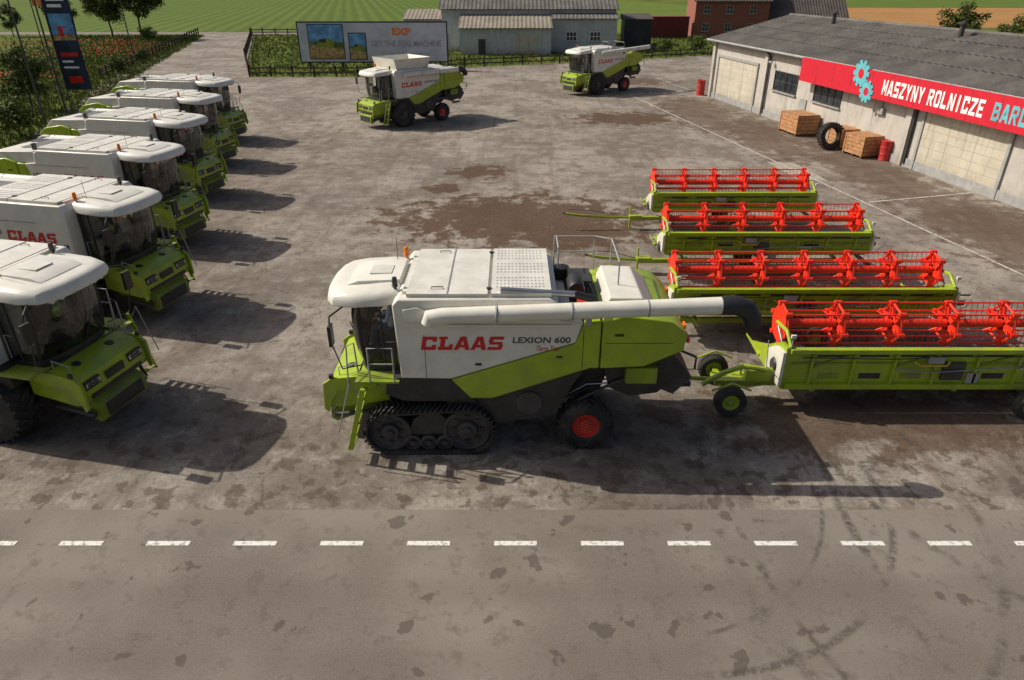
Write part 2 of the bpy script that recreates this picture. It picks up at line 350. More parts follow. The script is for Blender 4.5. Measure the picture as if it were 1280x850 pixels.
    for s in(1,-1):
        c.lathe([(0,.2),(.05,.19),(.06,.12),(.06,.02),(.075,0),(.03,-.08)],(.62,s*.95,4.10),ORANGE if s<0 else DARK,axis='z',n=14)
        c.tube([(1.75,s*1.1,3.68),(2.0,s*1.5,3.6),(2.0,s*1.55,3.45)],.022,BLACK,6)
        c.box((2.0,s*1.55,3.18),(.07,.24,.48),BLACK); c.box((1.962,s*1.55,3.2),(.006,.2,.4),LAMP)
        c.tube([(1.5,s*1.05,2.15),(1.85,s*1.5,2.3),(2.0,s*1.55,2.95)],.016,BLACK,6)
    c.tube([(1.72,.1,2.15),(1.86,.35,2.9)],.014,BLACK,6); c.tube([(.8,-.7,4.0),(.8,-.72,4.6)],.008,BLACK,5)
    P.append(('cab',c.mesh('cab'),.008))
    i=MB()
    i.box((.92,0,2.55),(.5,.52,.16),SEAT); i.prism([(.74,2.6),(.66,3.3),(.76,3.32),(.86,2.62)],-.25,.25,SEAT); i.box((.72,0,3.4),(.08,.26,.16),SEAT)
    i.box((.92,0,2.3),(.3,.3,.4),BLACK); i.box((1.0,-.45,2.55),(.5,.2,.5),BLACK); i.tube([(1.5,0,2.1),(1.35,0,2.75)],.05,BLACK)
    i.lathe([(.19,0),(.205,.015),(.22,0),(.205,-.015),(.19,0)],(0,0,0),BLACK,axis='z',n=24,M=Matrix.Translation((1.32,0,2.8))@Matrix.Rotation(R(-25),4,'Y'))
    i.box((1.32,0,2.8),(.04,.4,.03),BLACK); i.box((1.3,-.75,2.9),(.06,.3,.2),BLACK); i.box((.66,0,2.7),(.03,1.8,1.0),GREY)
    P.append(('cab_interior',i.mesh('cab_interior'),0))
    f=MB()
    f.prism([(.95,1.92),(1.62,1.92),(2.15,1.80),(2.32,1.70),(2.40,1.3),(2.34,1.08),(2.15,1.0),(.95,1.2)],-1.08,1.08,GREEN)
    for s in(1,-1):
        f.prism([(1.2,1.94),(2.26,1.83),(2.46,1.68),(2.50,1.0),(2.4,.92),(2.3,1.2),(2.15,1.5),(1.2,1.6)],s*1.09,s*1.16,GREEN)
        M=Matrix.Translation((1.9,s*.55,1.862))@Matrix.Rotation(R(12.8),4,'Y')
        f.lathe([(0,.014),(.10,.014),(.11,.004),(.11,-.03)],(0,0,0),BLACK,axis='z',n=20,M=M)
        f.box((2.378,s*.72,1.5),(.05,.46,.22),BLACK); f.box((2.405,s*.72,1.5),(.012,.36,.08),DARK)
        for q in range(3): f.box((2.40,s*(.55+q*.17),1.5),(.02,.10,.1),LAMP)
        f.tube([(1.65,s*.95,1.9),(1.65,s*.95,2.12),(2.1,s*.95,2.02),(2.1,s*.95,1.8)],.016,GREY,6)
        f.box((2.25,s*1.13,1.88),(.1,.08,.1),BLACK)
    f.box((1.62,0,1.93),(.02,2.1,.02),BLACK)
    f.box((2.385,0,1.45),(.05,.6,.2),BLACK); f.box((2.38,0,1.18),(.06,1.7,.1),BLACK)
    f.prism([(1.2,1.5),(2.1,1.1),(2.46,.9),(2.48,.48),(2.34,.40),(1.0,.95)],-.78,.78,GREEND)
    f.prism([(2.475,.86),(2.50,.86),(2.50,.52),(2.48,.50)],-.62,.62,BLACK)
    for s in(1,-1):
        f.tube([(1.3,s*.9,.8),(2.35,s*.9,.66)],.06,DARK,10); f.tube([(1.8,s*.9,.74),(2.35,s*.9,.66)],.03,STEEL,8)
        f.tube([(1.6,s*.85,1.6),(2.2,s*.98,1.0),(2.42,s*.9,.75)],.025,BLACK,6)
        f.box((1.1,s*1.32,1.97),(1.0,.5,.05),GREEND)
    f.tube([(.7,1.56,2.0),(.7,1.56,2.85),(1.25,1.56,2.85),(1.25,1.56,2.0)],.022,GREY,6); f.tube([(.7,1.56,2.45),(1.25,1.56,2.45)],.018,GREY,6)
    f.tube([(1.6,1.16,2.0),(1.62,1.2,2.8),(1.8,1.2,2.7),(1.85,1.2,1.7)],.02,GREY,6)
    for y in(1.46,1.9):
        f.prism([(1.30,2.0),(1.42,2.0),(1.86,.36),(1.74,.36)],y-.02,y+.02,GREEN)
    for k in range(5):
        z=.45+k*.33; f.box((1.80-(z-.36)*.268,1.68,z),(.16,.42,.03),GREEND)
    f.tube([(1.45,1.95,1.9),(1.62,1.97,2.2),(2.0,1.97,.9)],.016,GREY,6)
    P.append(('feeder_house_and_ladder',f.mesh('feeder'),.012))
    w=MB()
    if tracked:
        for s in(1,-1): track(w,s*1.34,.62,s)
    else:
        for s in(1,-1): wheel(w,(0,s*1.36,.93),.93,.68,.42,s,DARK,24)
    for s in(1,-1): wheel(w,(-3.7,s*1.22,.66),.66,.46,.32,s,RED,22)
    P.append(('running_gear',w.mesh('running_gear'),0))
    for s,ax in((1,'+y'),(-1,'-y')):
        P.append(('lettering_1',block_text('CLAAS',1.85,.33,REDT,face(ax,(-.86,s*1.503,2.95)),.18,.14,GL2),0))
        P.append(('lettering_2',text_mesh('LEXION 600',1.28,.15,GREYT,face(ax,(-2.6,s*1.503,3.03)),.02,.1),0))
        if tracked: P.append(('lettering_3',text_mesh('Terra Trac',.5,.13,REDT,face(ax,(-2.75,s*1.503,2.82)),.0,.35),0))
    CACHE[key]=P; return P
def combine(x,y,deg,tracked=False,raised=False,row=True):
    return place('combine_harvester',combine_parts(tracked,raised,row),(x,y,0),R(deg))
main=combine(-1.95,14.85,180,True,False,False)
for x,y in((-12.2,15.3),(-13.7,21.6),(-15.8,28.4),(-17.5,35.2),(-19.3,42.0),(-21.1,49)):
    combine(x,y,-12.5+random.uniform(-.7,.7))
combine(-9.1,54.7,222,False,True,True); combine(7.3,70.6,216,False,False,False)

# ---------------------------------------------------------------- driver
def driver(parent,loc):
    root=obj('driver',None,None); root.parent=parent; root.location=loc
    J=[((0,0,.10),.16),((0,0,.28),.15),((.02,0,.46),.17),((.02,0,.58),.12),((.04,0,.66),.06),((.05,0,.72),.06),
       ((.03,.19,.55),.065),((.14,.26,.30),.05),((.34,.14,.33),.035),((.03,-.19,.55),.065),((.14,-.26,.30),.05),((.34,-.14,.33),.035),
       ((.10,.10,.06),.095),((.46,.13,.10),.075),((.52,.13,-.32),.05),((.62,.13,-.36),.04),((.10,-.10,.06),.095),((.46,-.13,.10),.075),((.52,-.13,-.32),.05),((.62,-.13,-.36),.04)]
    E=[(0,1),(1,2),(2,3),(3,4),(4,5),(3,6),(6,7),(7,8),(3,9),(9,10),(10,11),(0,12),(12,13),(13,14),(14,15),(0,16),(16,17),(17,18),(18,19)]
    me=bpy.data.meshes.new('driver_body'); me.from_pydata([j[0] for j in J],E,[]); o=obj('body',me,root)
    sk=o.modifiers.new('s','SKIN'); 
    for v,j in zip(me.skin_vertices[0].data,J): v.radius=(j[1],j[1])
    me.skin_vertices[0].data[0].use_root=True
    o.modifiers.new('d','SUBSURF').render_levels=1
    me.materials.append(SHIRT)
    h=MB()
    prof=[(0,-.13),(.045,-.12),(.07,-.07),(.082,0),(.08,.05),(.06,.1),(0,.125)]
    h.lathe(prof,(.07,0,.82),SKIN,axis='z',n=18); h.lathe([(.088,.0),(.09,.05),(.07,.11),(0,.14)],(.055,0,.825),HAIR,axis='z',n=18)
    h.tube([(.14,0,.84),(.17,0,.80),(.145,0,.79)],.012,SKIN,6); h.box((.148,0,.765),(.01,.045,.01),REDL)
    for s in(1,-1):
        h.lathe([(0,.008),(.01,0),(0,-.008)],(.145,s*.03,.835),BLACK,axis='x',n=8); h.tube([(.06,s*.08,.80),(.055,s*.095,.84)],.014,SKIN,6)
        h.box((.38,s*.13,.335),(.08,.07,.03),SKIN)
        for k in range(4): h.tube([(.41,s*(.10+.02*k),.335),(.45,s*(.10+.02*k),.335),(.46,s*(.10+.02*k),.305),(.44,s*(.1+.02*k),.29)],.009,SKIN,6)
        h.tube([(.37,s*.1,.335),(.40,s*.07,.32),(.43,s*.065,.31)],.01,SKIN,6)
        h.tube([(.08,s*.10,.05),(.46,s*.13,.10),(.52,s*.13,-.30)],[.11,.085,.06],JEANS,10)
    obj('head_hands_and_trousers',h.mesh('driver_head'),root)
driver(main,(.90,0,2.56))

# ---------------------------------------------------------------- header on trailer
def header(x,y,L,axle,dolly,rz=0,zb=.62,bar=-2.8):
    b=MB(); zt=1.75
    b.box((L/2,-.575,(zb+zt)/2),(L,.04,zt-zb),GREEN); b.box((L/2,-.62,1.78),(L,.16,.12),GREEN); b.box((L/2,-.64,zb+.1),(L,.12,.14),GREEN)
    b.prism([(-.55,zb),(-.2,zb-.04),(.75,zb+.1),(1.15,.82),(1.15,.78),(.75,zb+.05),(-.2,zb-.09),(-.55,zb-.06)],0.02,L-.02,GREEND,'x')
    k=.6; j=0
    while k<L-.3:
        b.box((k,-.625,(zb+zt)/2+.03),(.07,.08,zt-zb-.2),GREEN)
        if j%2==0 and k+1.05<L: b.prism([(k+.05,1.3),(k+.95,1.62),(k+.95,1.68),(k+.05,1.36)],-.63,-.605,GREEND)
        b.box((k+.5,-.60,zb+.38),(.55,.02,.16),BLACK if j%3==1 else GREEND)
        b.box((k+.5,-.60,1.62),(.75,.02,.05),BLACK)
        k+=1.05; j+=1
    b.box((L/2,-.605,1.42),(L-.2,.03,.05),GREEND)
    for e in(0,L):
        s=-1 if e==0 else 1
        b.prism([(-.62,zb),(-.62,1.86),(-.2,1.82),(.55,1.35),(1.3,1.0),(1.75,.82),(1.75,.72),(1.1,zb)],e,e+s*.1,GREEN,'x')
        b.prism([(-.66,zb+.1),(-.66,1.74),(-.1,1.66),(.35,1.35),(.3,zb+.1)],e+s*.1,e+s*.18,WHITE,'x')
        b.prism([(e+s*.02,1.0),(e+s*.14,1.0),(e+s*.08,2.3)],.72,.8,GREEN,'z')
        b.lathe([(0,s*.06),(.16,s*.05),(.2,0)],(e+s*.18,-.2,1.15),BLACK,axis='x',n=20)
        b.tube([(e,-.6,1.86),(e,-.2,2.12),(e,.5,2.05)],.05,GREEN,8); b.tube([(e+s*.02,-.1,1.7),(e+s*.02,.35,2.0)],.03,STEEL,8)
        b.tube([(e,-.62,1.85),(e,-.62,2.15)],.014,GREY,5); b.box((e,-.62,2.18),(.12,.06,.09),WHITE)
        b.tube([(e+s*.2,-.6,1.0),(e+s*.55,-.65,1.35),(e+s*.62,-.65,2.1)],.014,GREY,5)
    b.tube([(L*.35,-.70,1.5),(L*.37,-.72,1.40),(L*.44,-.72,1.40),(L*.45,-.68,1.5)],.026,YEL,6)
    b.tube([(.3,-.68,1.62),(L*.3,-.70,1.58),(L*.45,-.69,1.66),(L-.3,-.68,1.62)],.014,BLACK,6)
    b.tube([(L*.3,-.68,1.3),(L*.4,-.71,1.2),(L*.62,-.70,1.34),(L*.8,-.68,1.3)],.018,STEEL,6)
    b.box((L*.47,-.635,1.2),(.55,.07,.5),DARK); b.box((L*.41,-.68,1.55),(.4,.08,.18),GREY); b.box((L*.53,-.64,1.0),(.3,.05,.3),GREY)
    for q in range(5): b.box((L*.66+q*.09,-.668,1.28),(.06,.01,.07),WHITE)
    k=.2
    while k<L-.1:
        b.prism([(k-.02,1.12),(k+.02,1.12),(k,1.3)],.78,.82,STEEL,'z'); k+=.15
    b.tube([(.05,.1,1.1),(L-.05,.1,1.1)],.16,DARK,16)
    n=int(L/.45*16); vs=[];fs=[]
    for q in range(n+1):
        xx=.1+(L-.2)*q/n; t=q*2*math.pi/16*(1 if xx<L/2 else -1)
        vs+=[(xx,.1+.15*math.cos(t),1.1+.15*math.sin(t)),(xx,.1+.3*math.cos(t),1.1+.3*math.sin(t))]
        if q: fs.append((2*q-2,2*q-1,2*q+1,2*q))
    b.add(vs,fs,STEEL)
    r=MB(); cy,cz,rad=.55,1.98,.54
    r.tube([(.1,cy,cz),(L-.1,cy,cz)],.12,REDREEL,14)
    ns=max(4,round(L/1.45)); 
    for q in range(ns+1):
        xx=.12+(L-.24)*q/ns; w=.07
        Pq=[(cy+rad*math.cos(R(60*a+12)),cz+rad*math.sin(R(60*a+12))) for a in range(6)]
        for a in range(6):
            p,qq=Pq[a],Pq[(a+1)%6]
            r.tube([(xx,*p),(xx,*qq)],.032,REDREEL,6)
            u=Vector((0,p[0]-cy,p[1]-cz)).normalized(); v=Vector((0,-u.z,u.y)); c0=Vector((xx,cy,cz))
            pts=[c0+u*.08+v*.12,c0+u*.08-v*.12,c0+u*rad-v*.05,c0+u*rad+v*.05]
            r.prism([(z.y,z.z) for z in pts],xx-w/2,xx+w/2,REDREEL,'x')
            r.lathe([(0,.09),(.07,.09),(.07,-.09),(0,-.09)],(xx,*p),REDREEL,axis='x',n=8)
            if 0<q<ns: r.tube([(xx-.18,p[0],p[1]),(xx,cy+(p[0]-cy)*.45,cz+(p[1]-cz)*.45),(xx+.18,p[0],p[1])],.018,REDREEL,5)
        if q in(0,ns):
            s=-1 if q==0 else 1
            r.prism(Pq,xx+s*.045,xx+s*.06,REDREEL,'x')
    for a in range(6):
        p=(cy+rad*math.cos(R(60*a+12)),cz+rad*math.sin(R(60*a+12)))
        r.tube([(.08,*p),(L-.08,*p)],.024,REDREEL,6)
        k=.18
        while k<L-.1:
            r.add([(k-.008,p[0],p[1]),(k+.008,p[0],p[1]),(k+.005,p[0]-.05,p[1]-.24),(k-.005,p[0]-.05,p[1]-.24),(k,p[0]+.02,p[1]),(k,p[0]-.03,p[1]-.24)],[(0,1,2,3),(0,4,5,3),(1,4,5,2)],RED); k+=.15
    t=MB()
    t.box((L/2-.3,0,.5),(L+.4,.14,.16),GREEN)
    for xx in(.8,L*.5,L-.8):
        t.box((xx,.1,.58),(.1,1.3,.08),GREEN); t.box((xx,-.45,.66),(.08,.1,.3),GREEN)
    t.box((axle,0,.42),(.1,1.7,.1),DARK)
    for s in(1,-1): wheel(t,(axle,s*1.0,.4),.40,.24,.2,s,GREEND,20,False)
    t.tube([(-.4,0,.52),(bar*.5,0,.56),(bar*.8,0,.62),(bar,0,.72)],.06,GREEN,8); t.lathe([(.05,-.02),(.09,-.02),(.09,.02),(.05,.02),(.05,-.02)],(bar-.08,0,.74),DARK,axis='z',n=14)
    t.box((-.7,0,.55),(.5,.3,.2),GREEN); t.tube([(-.9,.1,.0),(-.9,.1,1.0)],.04,GREEN,8); t.tube([(-1.0,0,.6),(bar*.7,.05,.85),(bar+.1,0,.9)],.015,BLACK,5)
    if dolly:
        t.box((dolly,0,.46),(.14,1.5,.12),GREEN); t.box((dolly+.2,0,.62),(.9,.5,.12),GREEN); t.tube([(dolly-.6,-.3,.6),(dolly-.1,-.3,.95),(dolly+.4,-.3,1.15),(dolly+1.4,-.3,1.0)],.07,GREEN,8)
        t.box((dolly+.9,-.25,.85),(.8,.16,.3),GREEN)
        for s in(1,-1):
            wheel(t,(dolly,s*.85,.44),.44,.28,.22,s,GREEN,20,False)
            t.tube([(dolly-.5,s*.85,.75),(dolly,s*.85,.96),(dolly+.5,s*.85,.75)],.03,GREEN,6)
    t.box((L+.15,0,.6),(.05,1.6,.14),BLACK)
    for s in(1,-1): t.box((L+.18,s*.65,.6),(.03,.25,.1),REDL)
    place('combine_header_trailer',[('cutting_table',b.mesh('cutting_table'),.01),('reel',r.mesh('reel'),0),('trailer_frame',t.mesh('trailer_frame'),.008)],(x,y,0),R(rz))
header(7.0,15.75,9.0,6.2,-1.4,0,.66)
header(4.95,19.5,8.3,4.2,None,0,.98)
header(5.7,24.6,7.4,3.4,None,0,1.0)
header(6.2,29.8,6.9,3.4,None,.5,1.0,-3.8)

# ---------------------------------------------------------------- ground materials
def pos_xy(n,l):
    p=n.new('ShaderNodeNewGeometry').outputs['Position']; s=n.new('ShaderNodeSeparateXYZ'); l.new(p,s.inputs[0]); return p,s.outputs[0],s.outputs[1]
def dist(n,l,X,Y,cx,cy,rx=1,ry=1):
    a=math_n(n,l,'MULTIPLY',math_n(n,l,'SUBTRACT',X,cx),1/rx); b=math_n(n,l,'MULTIPLY',math_n(n,l,'SUBTRACT',Y,cy),1/ry)
    return math_n(n,l,'SQRT',math_n(n,l,'ADD',math_n(n,l,'MULTIPLY',a,a),math_n(n,l,'MULTIPLY',b,b)))
ARCS=[(14.4,11,10.2,.20),(14.4,11,9.7,.11),(3,12.5,5.15,.12),(3,12.3,6.9,.15),(2.2,12.6,4.6,.08),(24,10,17,.15),(15,14,7.6,.13)]
def arcs(n,l,p,X,Y,col):
    tot=None
    for cx,cy,r,w in ARCS:
        d=math_n(n,l,'ABSOLUTE',math_n(n,l,'SUBTRACT',dist(n,l,X,Y,cx,cy),r))
        m=ramp_n(n,l,d,w,w*.15)
        tot=m if tot is None else math_n(n,l,'MAXIMUM',tot,m)
    k=math_n(n,l,'MULTIPLY',tot,ramp_n(n,l,noise_n(n,l,p,.6,3,.6),.40,.62)); k=math_n(n,l,'MULTIPLY',k,ramp_n(n,l,noise_n(n,l,p,7,3,.7),.25,.6)); k=math_n(n,l,'MULTIPLY',k,ramp_n(n,l,X,2.0,4.0)); k=math_n(n,l,'MULTIPLY',k,ramp_n(n,l,Y,22,17)); k=math_n(n,l,'MULTIPLY',k,.62)
    return mix_n(n,l,k,col,(.045,.038,.032))
def yard_mat():
    m,t,n,l,b=nt('worn_concrete'); p,X,Y=pos_xy(n,l)
    c=mix_n(n,l,ramp_n(n,l,noise_n(n,l,p,.18,4,.6),.36,.64),(.185,.157,.127),(.315,.277,.23))
    mid=noise_n(n,l,p,1.1,6,.78)
    c=mix_n(n,l,math_n(n,l,'MULTIPLY',ramp_n(n,l,mid,.5,.66),.65),c,(.125,.10,.078))
    c=mix_n(n,l,math_n(n,l,'MULTIPLY',ramp_n(n,l,mid,.47,.34),.55),c,(.37,.335,.285))
    fine=noise_n(n,l,p,9,5,.8)
    c=mix_n(n,l,math_n(n,l,'MULTIPLY',ramp_n(n,l,fine,.45,.70),.5),c,(.12,.10,.08))
    big=ramp_n(n,l,noise_n(n,l,p,.42,5,.76),.52,.66); c=mix_n(n,l,math_n(n,l,'MULTIPLY',big,.55),c,(.135,.104,.077))
    near=ramp_n(n,l,Y,19,12.0)
    bn=noise_n(n,l,p,1.9,4,.6)
    bl=ramp_n(n,l,bn,.555,.59); bl=math_n(n,l,'MULTIPLY',bl,near); c=mix_n(n,l,math_n(n,l,'MULTIPLY',bl,.6),c,(.08,.06,.043))
    far=ramp_n(n,l,bn,.65,.70); c=mix_n(n,l,math_n(n,l,'MULTIPLY',far,.5),c,(.075,.057,.042))
    mp=n.new('ShaderNodeMapping'); mp.inputs['Rotation'].default_value=(0,0,R(10)); mp.inputs['Scale'].default_value=(1.2,.07,1); l.new(p,mp.inputs[0])
    c=mix_n(n,l,math_n(n,l,'MULTIPLY',ramp_n(n,l,noise_n(n,l,mp.outputs[0],1.0,3,.6),.54,.70),.4),c,(.13,.108,.085))
    # hairline cracks
    v=n.new('ShaderNodeTexVoronoi'); v.feature='DISTANCE_TO_EDGE'; v.voronoi_dimensions='2D'; v.inputs['Scale'].default_value=.22; 
    w=n.new('ShaderNodeVectorMath'); w.operation='ADD'; l.new(p,w.inputs[0]); nn=n.new('ShaderNodeTexNoise'); nn.inputs['Scale'].default_value=.8; nn.inputs['Detail'].default_value=3; l.new(p,nn.inputs['Vector']); l.new(nn.outputs[1],w.inputs[1]); l.new(w.outputs[0],v.inputs['Vector'])
    c=mix_n(n,l,math_n(n,l,'MULTIPLY',ramp_n(n,l,v.outputs['Distance'],.009,.002),math_n(n,l,'MULTIPLY',ramp_n(n,l,mid,.42,.58),.55)),c,(.07,.055,.042))
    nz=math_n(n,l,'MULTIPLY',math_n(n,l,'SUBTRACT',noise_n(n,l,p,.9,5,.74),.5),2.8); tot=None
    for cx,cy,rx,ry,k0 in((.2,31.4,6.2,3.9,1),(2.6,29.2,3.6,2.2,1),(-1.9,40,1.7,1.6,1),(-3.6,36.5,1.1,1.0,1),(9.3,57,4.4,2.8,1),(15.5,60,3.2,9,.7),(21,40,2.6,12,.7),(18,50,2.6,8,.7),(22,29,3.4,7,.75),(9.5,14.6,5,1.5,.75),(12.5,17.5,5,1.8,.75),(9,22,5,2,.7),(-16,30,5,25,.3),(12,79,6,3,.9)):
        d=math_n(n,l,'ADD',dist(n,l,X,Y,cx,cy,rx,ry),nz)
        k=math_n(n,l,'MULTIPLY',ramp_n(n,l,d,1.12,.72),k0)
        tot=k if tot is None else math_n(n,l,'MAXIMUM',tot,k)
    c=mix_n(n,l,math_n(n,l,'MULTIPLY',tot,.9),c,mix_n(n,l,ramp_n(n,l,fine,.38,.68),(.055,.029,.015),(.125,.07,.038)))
    c=arcs(n,l,p,X,Y,c)
    flat(n)
    l.new(c,b.inputs['Base Color']); b.inputs['Roughness'].default_value=.9; b.inputs['Specular IOR Level'].default_value=.25
    bump_n(n,l,fine,b,.5,.025); return m
def road_mat():
    m,t,n,l,b=nt('asphalt'); p,X,Y=pos_xy(n,l)
    c=mix_n(n,l,ramp_n(n,l,noise_n(n,l,p,.3,4,.65),.36,.64),(.15,.127,.103),(.215,.187,.155))
    gr=noise_n(n,l,p,34,3,.8)
    c=mix_n(n,l,math_n(n,l,'MULTIPLY',ramp_n(n,l,gr,.42,.68),.45),c,(.30,.265,.225))
    c=mix_n(n,l,math_n(n,l,'MULTIPLY',ramp_n(n,l,noise_n(n,l,p,2.4,5,.74),.5,.70),.5),c,(.105,.085,.067))
    e=ramp_n(n,l,math_n(n,l,'ADD',Y,math_n(n,l,'MULTIPLY',noise_n(n,l,p,1.1,4),.9)),10.9,11.7); c=mix_n(n,l,math_n(n,l,'MULTIPLY',e,.3),c,(.25,.22,.18))
    for yc in(9.1,7.6):
        d=math_n(n,l,'ABSOLUTE',math_n(n,l,'SUBTRACT',Y,yc)); c=mix_n(n,l,math_n(n,l,'MULTIPLY',ramp_n(n,l,d,.55,.05),.25),c,(.115,.095,.075))
    sp=ramp_n(n,l,noise_n(n,l,p,1.5,3,.5),.67,.71); c=mix_n(n,l,math_n(n,l,'MULTIPLY',sp,.6),c,(.07,.055,.045))
    c=arcs(n,l,p,X,Y,c)
    flat(n)
    l.new(c,b.inputs['Base Color']); b.inputs['Roughness'].default_value=.92; b.inputs['Specular IOR Level'].default_value=.25
    bump_n(n,l,gr,b,.5,.012); return m
def grass_mat():
    m,t,n,l,b=nt('grass_ground'); p,X,Y=pos_xy(n,l)
    c=mix_n(n,l,ramp_n(n,l,noise_n(n,l,p,.06,4,.6),.35,.65),(.085,.125,.018),(.15,.165,.035))
    fn=noise_n(n,l,p,2.5,5,.75)
    c=mix_n(n,l,ramp_n(n,l,fn,.45,.7),c,(.055,.08,.014))
    flat(n)
    l.new(c,b.inputs['Base Color']); b.inputs['Roughness'].default_value=1; b.inputs['Specular IOR Level'].default_value=.1; bump_n(n,l,fn,b,1,.2); return m
def field_mat(name,ca,cb,period,ang,k=.6):
    m,t,n,l,b=nt(name); p,X,Y=pos_xy(n,l)
    u=math_n(n,l,'ADD',math_n(n,l,'MULTIPLY',X,math.cos(ang)),math_n(n,l,'MULTIPLY',Y,math.sin(ang)))
    w=math_n(n,l,'SINE',math_n(n,l,'MULTIPLY',u,2*math.pi/period)); w=math_n(n,l,'MULTIPLY_ADD',w,.5); w.node.inputs[2].default_value=.5
    w=math_n(n,l,'MULTIPLY',w,k)
    c=mix_n(n,l,w,ca,cb); c=mix_n(n,l,math_n(n,l,'MULTIPLY',ramp_n(n,l,noise_n(n,l,p,.05,4,.7),.4,.7),.5),c,tuple(x*.7 for x in ca))
    c=mix_n(n,l,math_n(n,l,'MULTIPLY',ramp_n(n,l,noise_n(n,l,p,.5,4,.7),.45,.7),.35),c,tuple(x*1.25 for x in ca))
    flat(n)
    l.new(c,b.inputs['Base Color']); b.inputs['Roughness'].default_value=1; b.inputs['Specular IOR Level'].default_value=.1; bump_n(n,l,w,b,.6,.3); return m
def paint(name,a,b_,s,lo,hi):
    m,t,n,l,b=nt(name); p=n.new('ShaderNodeNewGeometry').outputs['Position']
    l.new(mix_n(n,l,ramp_n(n,l,noise_n(n,l,p,s,5,.8),lo,hi),a,b_),b.inputs['Base Color']); b.inputs['Roughness'].default_value=.8; flat(n); return m
PAINT=paint('worn_white_road_paint',(.72,.70,.64),(.27,.24,.20),9,.50,.66)
PAINT2=paint('faded_yard_paint',(.58,.56,.50),(.25,.22,.18),5,.40,.64)
def sheet(name,pts,z,m):
    me=bpy.data.meshes.new(name); me.from_pydata([(x,y,z) for x,y in pts],[],[tuple(range(len(pts)))]); me.materials.append(m)
    if me.polygons[0].normal.z<0: me.flip_normals()
    return obj(name,me)
sheet('ground',[(-2500,-800),(2500,-800),(2500,3500),(-2500,3500)],0,grass_mat())
YP=[(-24,11.3),(-33,46),(-44.6,80),(-60,146),(-50,146),(-36,101),(-29.6,82.5),(-17.4,82.5),(-5.9,91.5),(6.2,96),(27.8,106),(60,106),(70,11.3)]
sheet('yard',YP,.006,yard_mat())
rm=road_mat()
sheet('road',[(-200,1.5),(200,1.5),(200,11.3),(-200,11.3)],.012,rm)
sheet('country_lane',[(-220,146),(-220,152),(10,152),(10,146)],.012,rm)
CONC2=mat('pale_concrete_patch',(.33,.30,.25),.9,var=.2,bump=.2)
mk=MB()
def strip(a,b,w,z=.02,m=None):
    a=Vector((*a,0)); b=Vector((*b,0)); d=(b-a).normalized(); q=Vector((-d.y,d.x,0))*w/2
    mk.add([(p.x,p.y,z) for p in(a-q,b-q,b+q,a+q)],[(0,1,2,3)],m or PAINT)
for k in range(-40,41): strip((.07+1.745*k-.43,10.31),(.07+1.745*k+.43,10.31),.125)
obj('road_markings',mk.mesh('road_markings',0,False))
mk=MB(); m2=PAINT2
strip((11.2,69.5),(19.5,24.3),.12,m=m2); strip((19.5,24.3),(21.1,15.6),.12,m=m2); strip((18,33.9),(24.3,35.6),.12,m=m2); strip((16.1,81.7),(18.3,69.5),.12,m=m2); strip((11.3,69.7),(18.2,70.6),.12,.024,m2); strip((13.6,74.8),(17.2,75.4),.1,.024,m2)
obj('parking_bay_lines',mk.mesh('parking_bay_lines',0,False))
sheet('concrete_patch',[(16.0,38.3),(17.6,38.0),(17.2,42.2),(15.6,42.4)],.012,CONC2)
sheet('crop_field',[(-400,152.5),(8,152.5),(30,700),(-700,700)],.012,field_mat('crop_rows',(.105,.155,.028),(.06,.09,.018),3.4,R(12)))
sheet('meadow',[(10,150),(45,152),(90,260),(30,400)],.008,field_mat('meadow_green',(.12,.17,.03),(.10,.14,.025),9,R(70),.4))
sheet('stubble_field',[(62,168),(420,150),(640,262),(112,272)],.012,field_mat('stubble',(.38,.20,.075),(.29,.16,.06),5,R(80)))
sheet('green_field',[(112,276),(900,262),(1400,700),(60,700)],.012,field_mat('far_green',(.11,.16,.03),(.08,.12,.02),12,R(80)))

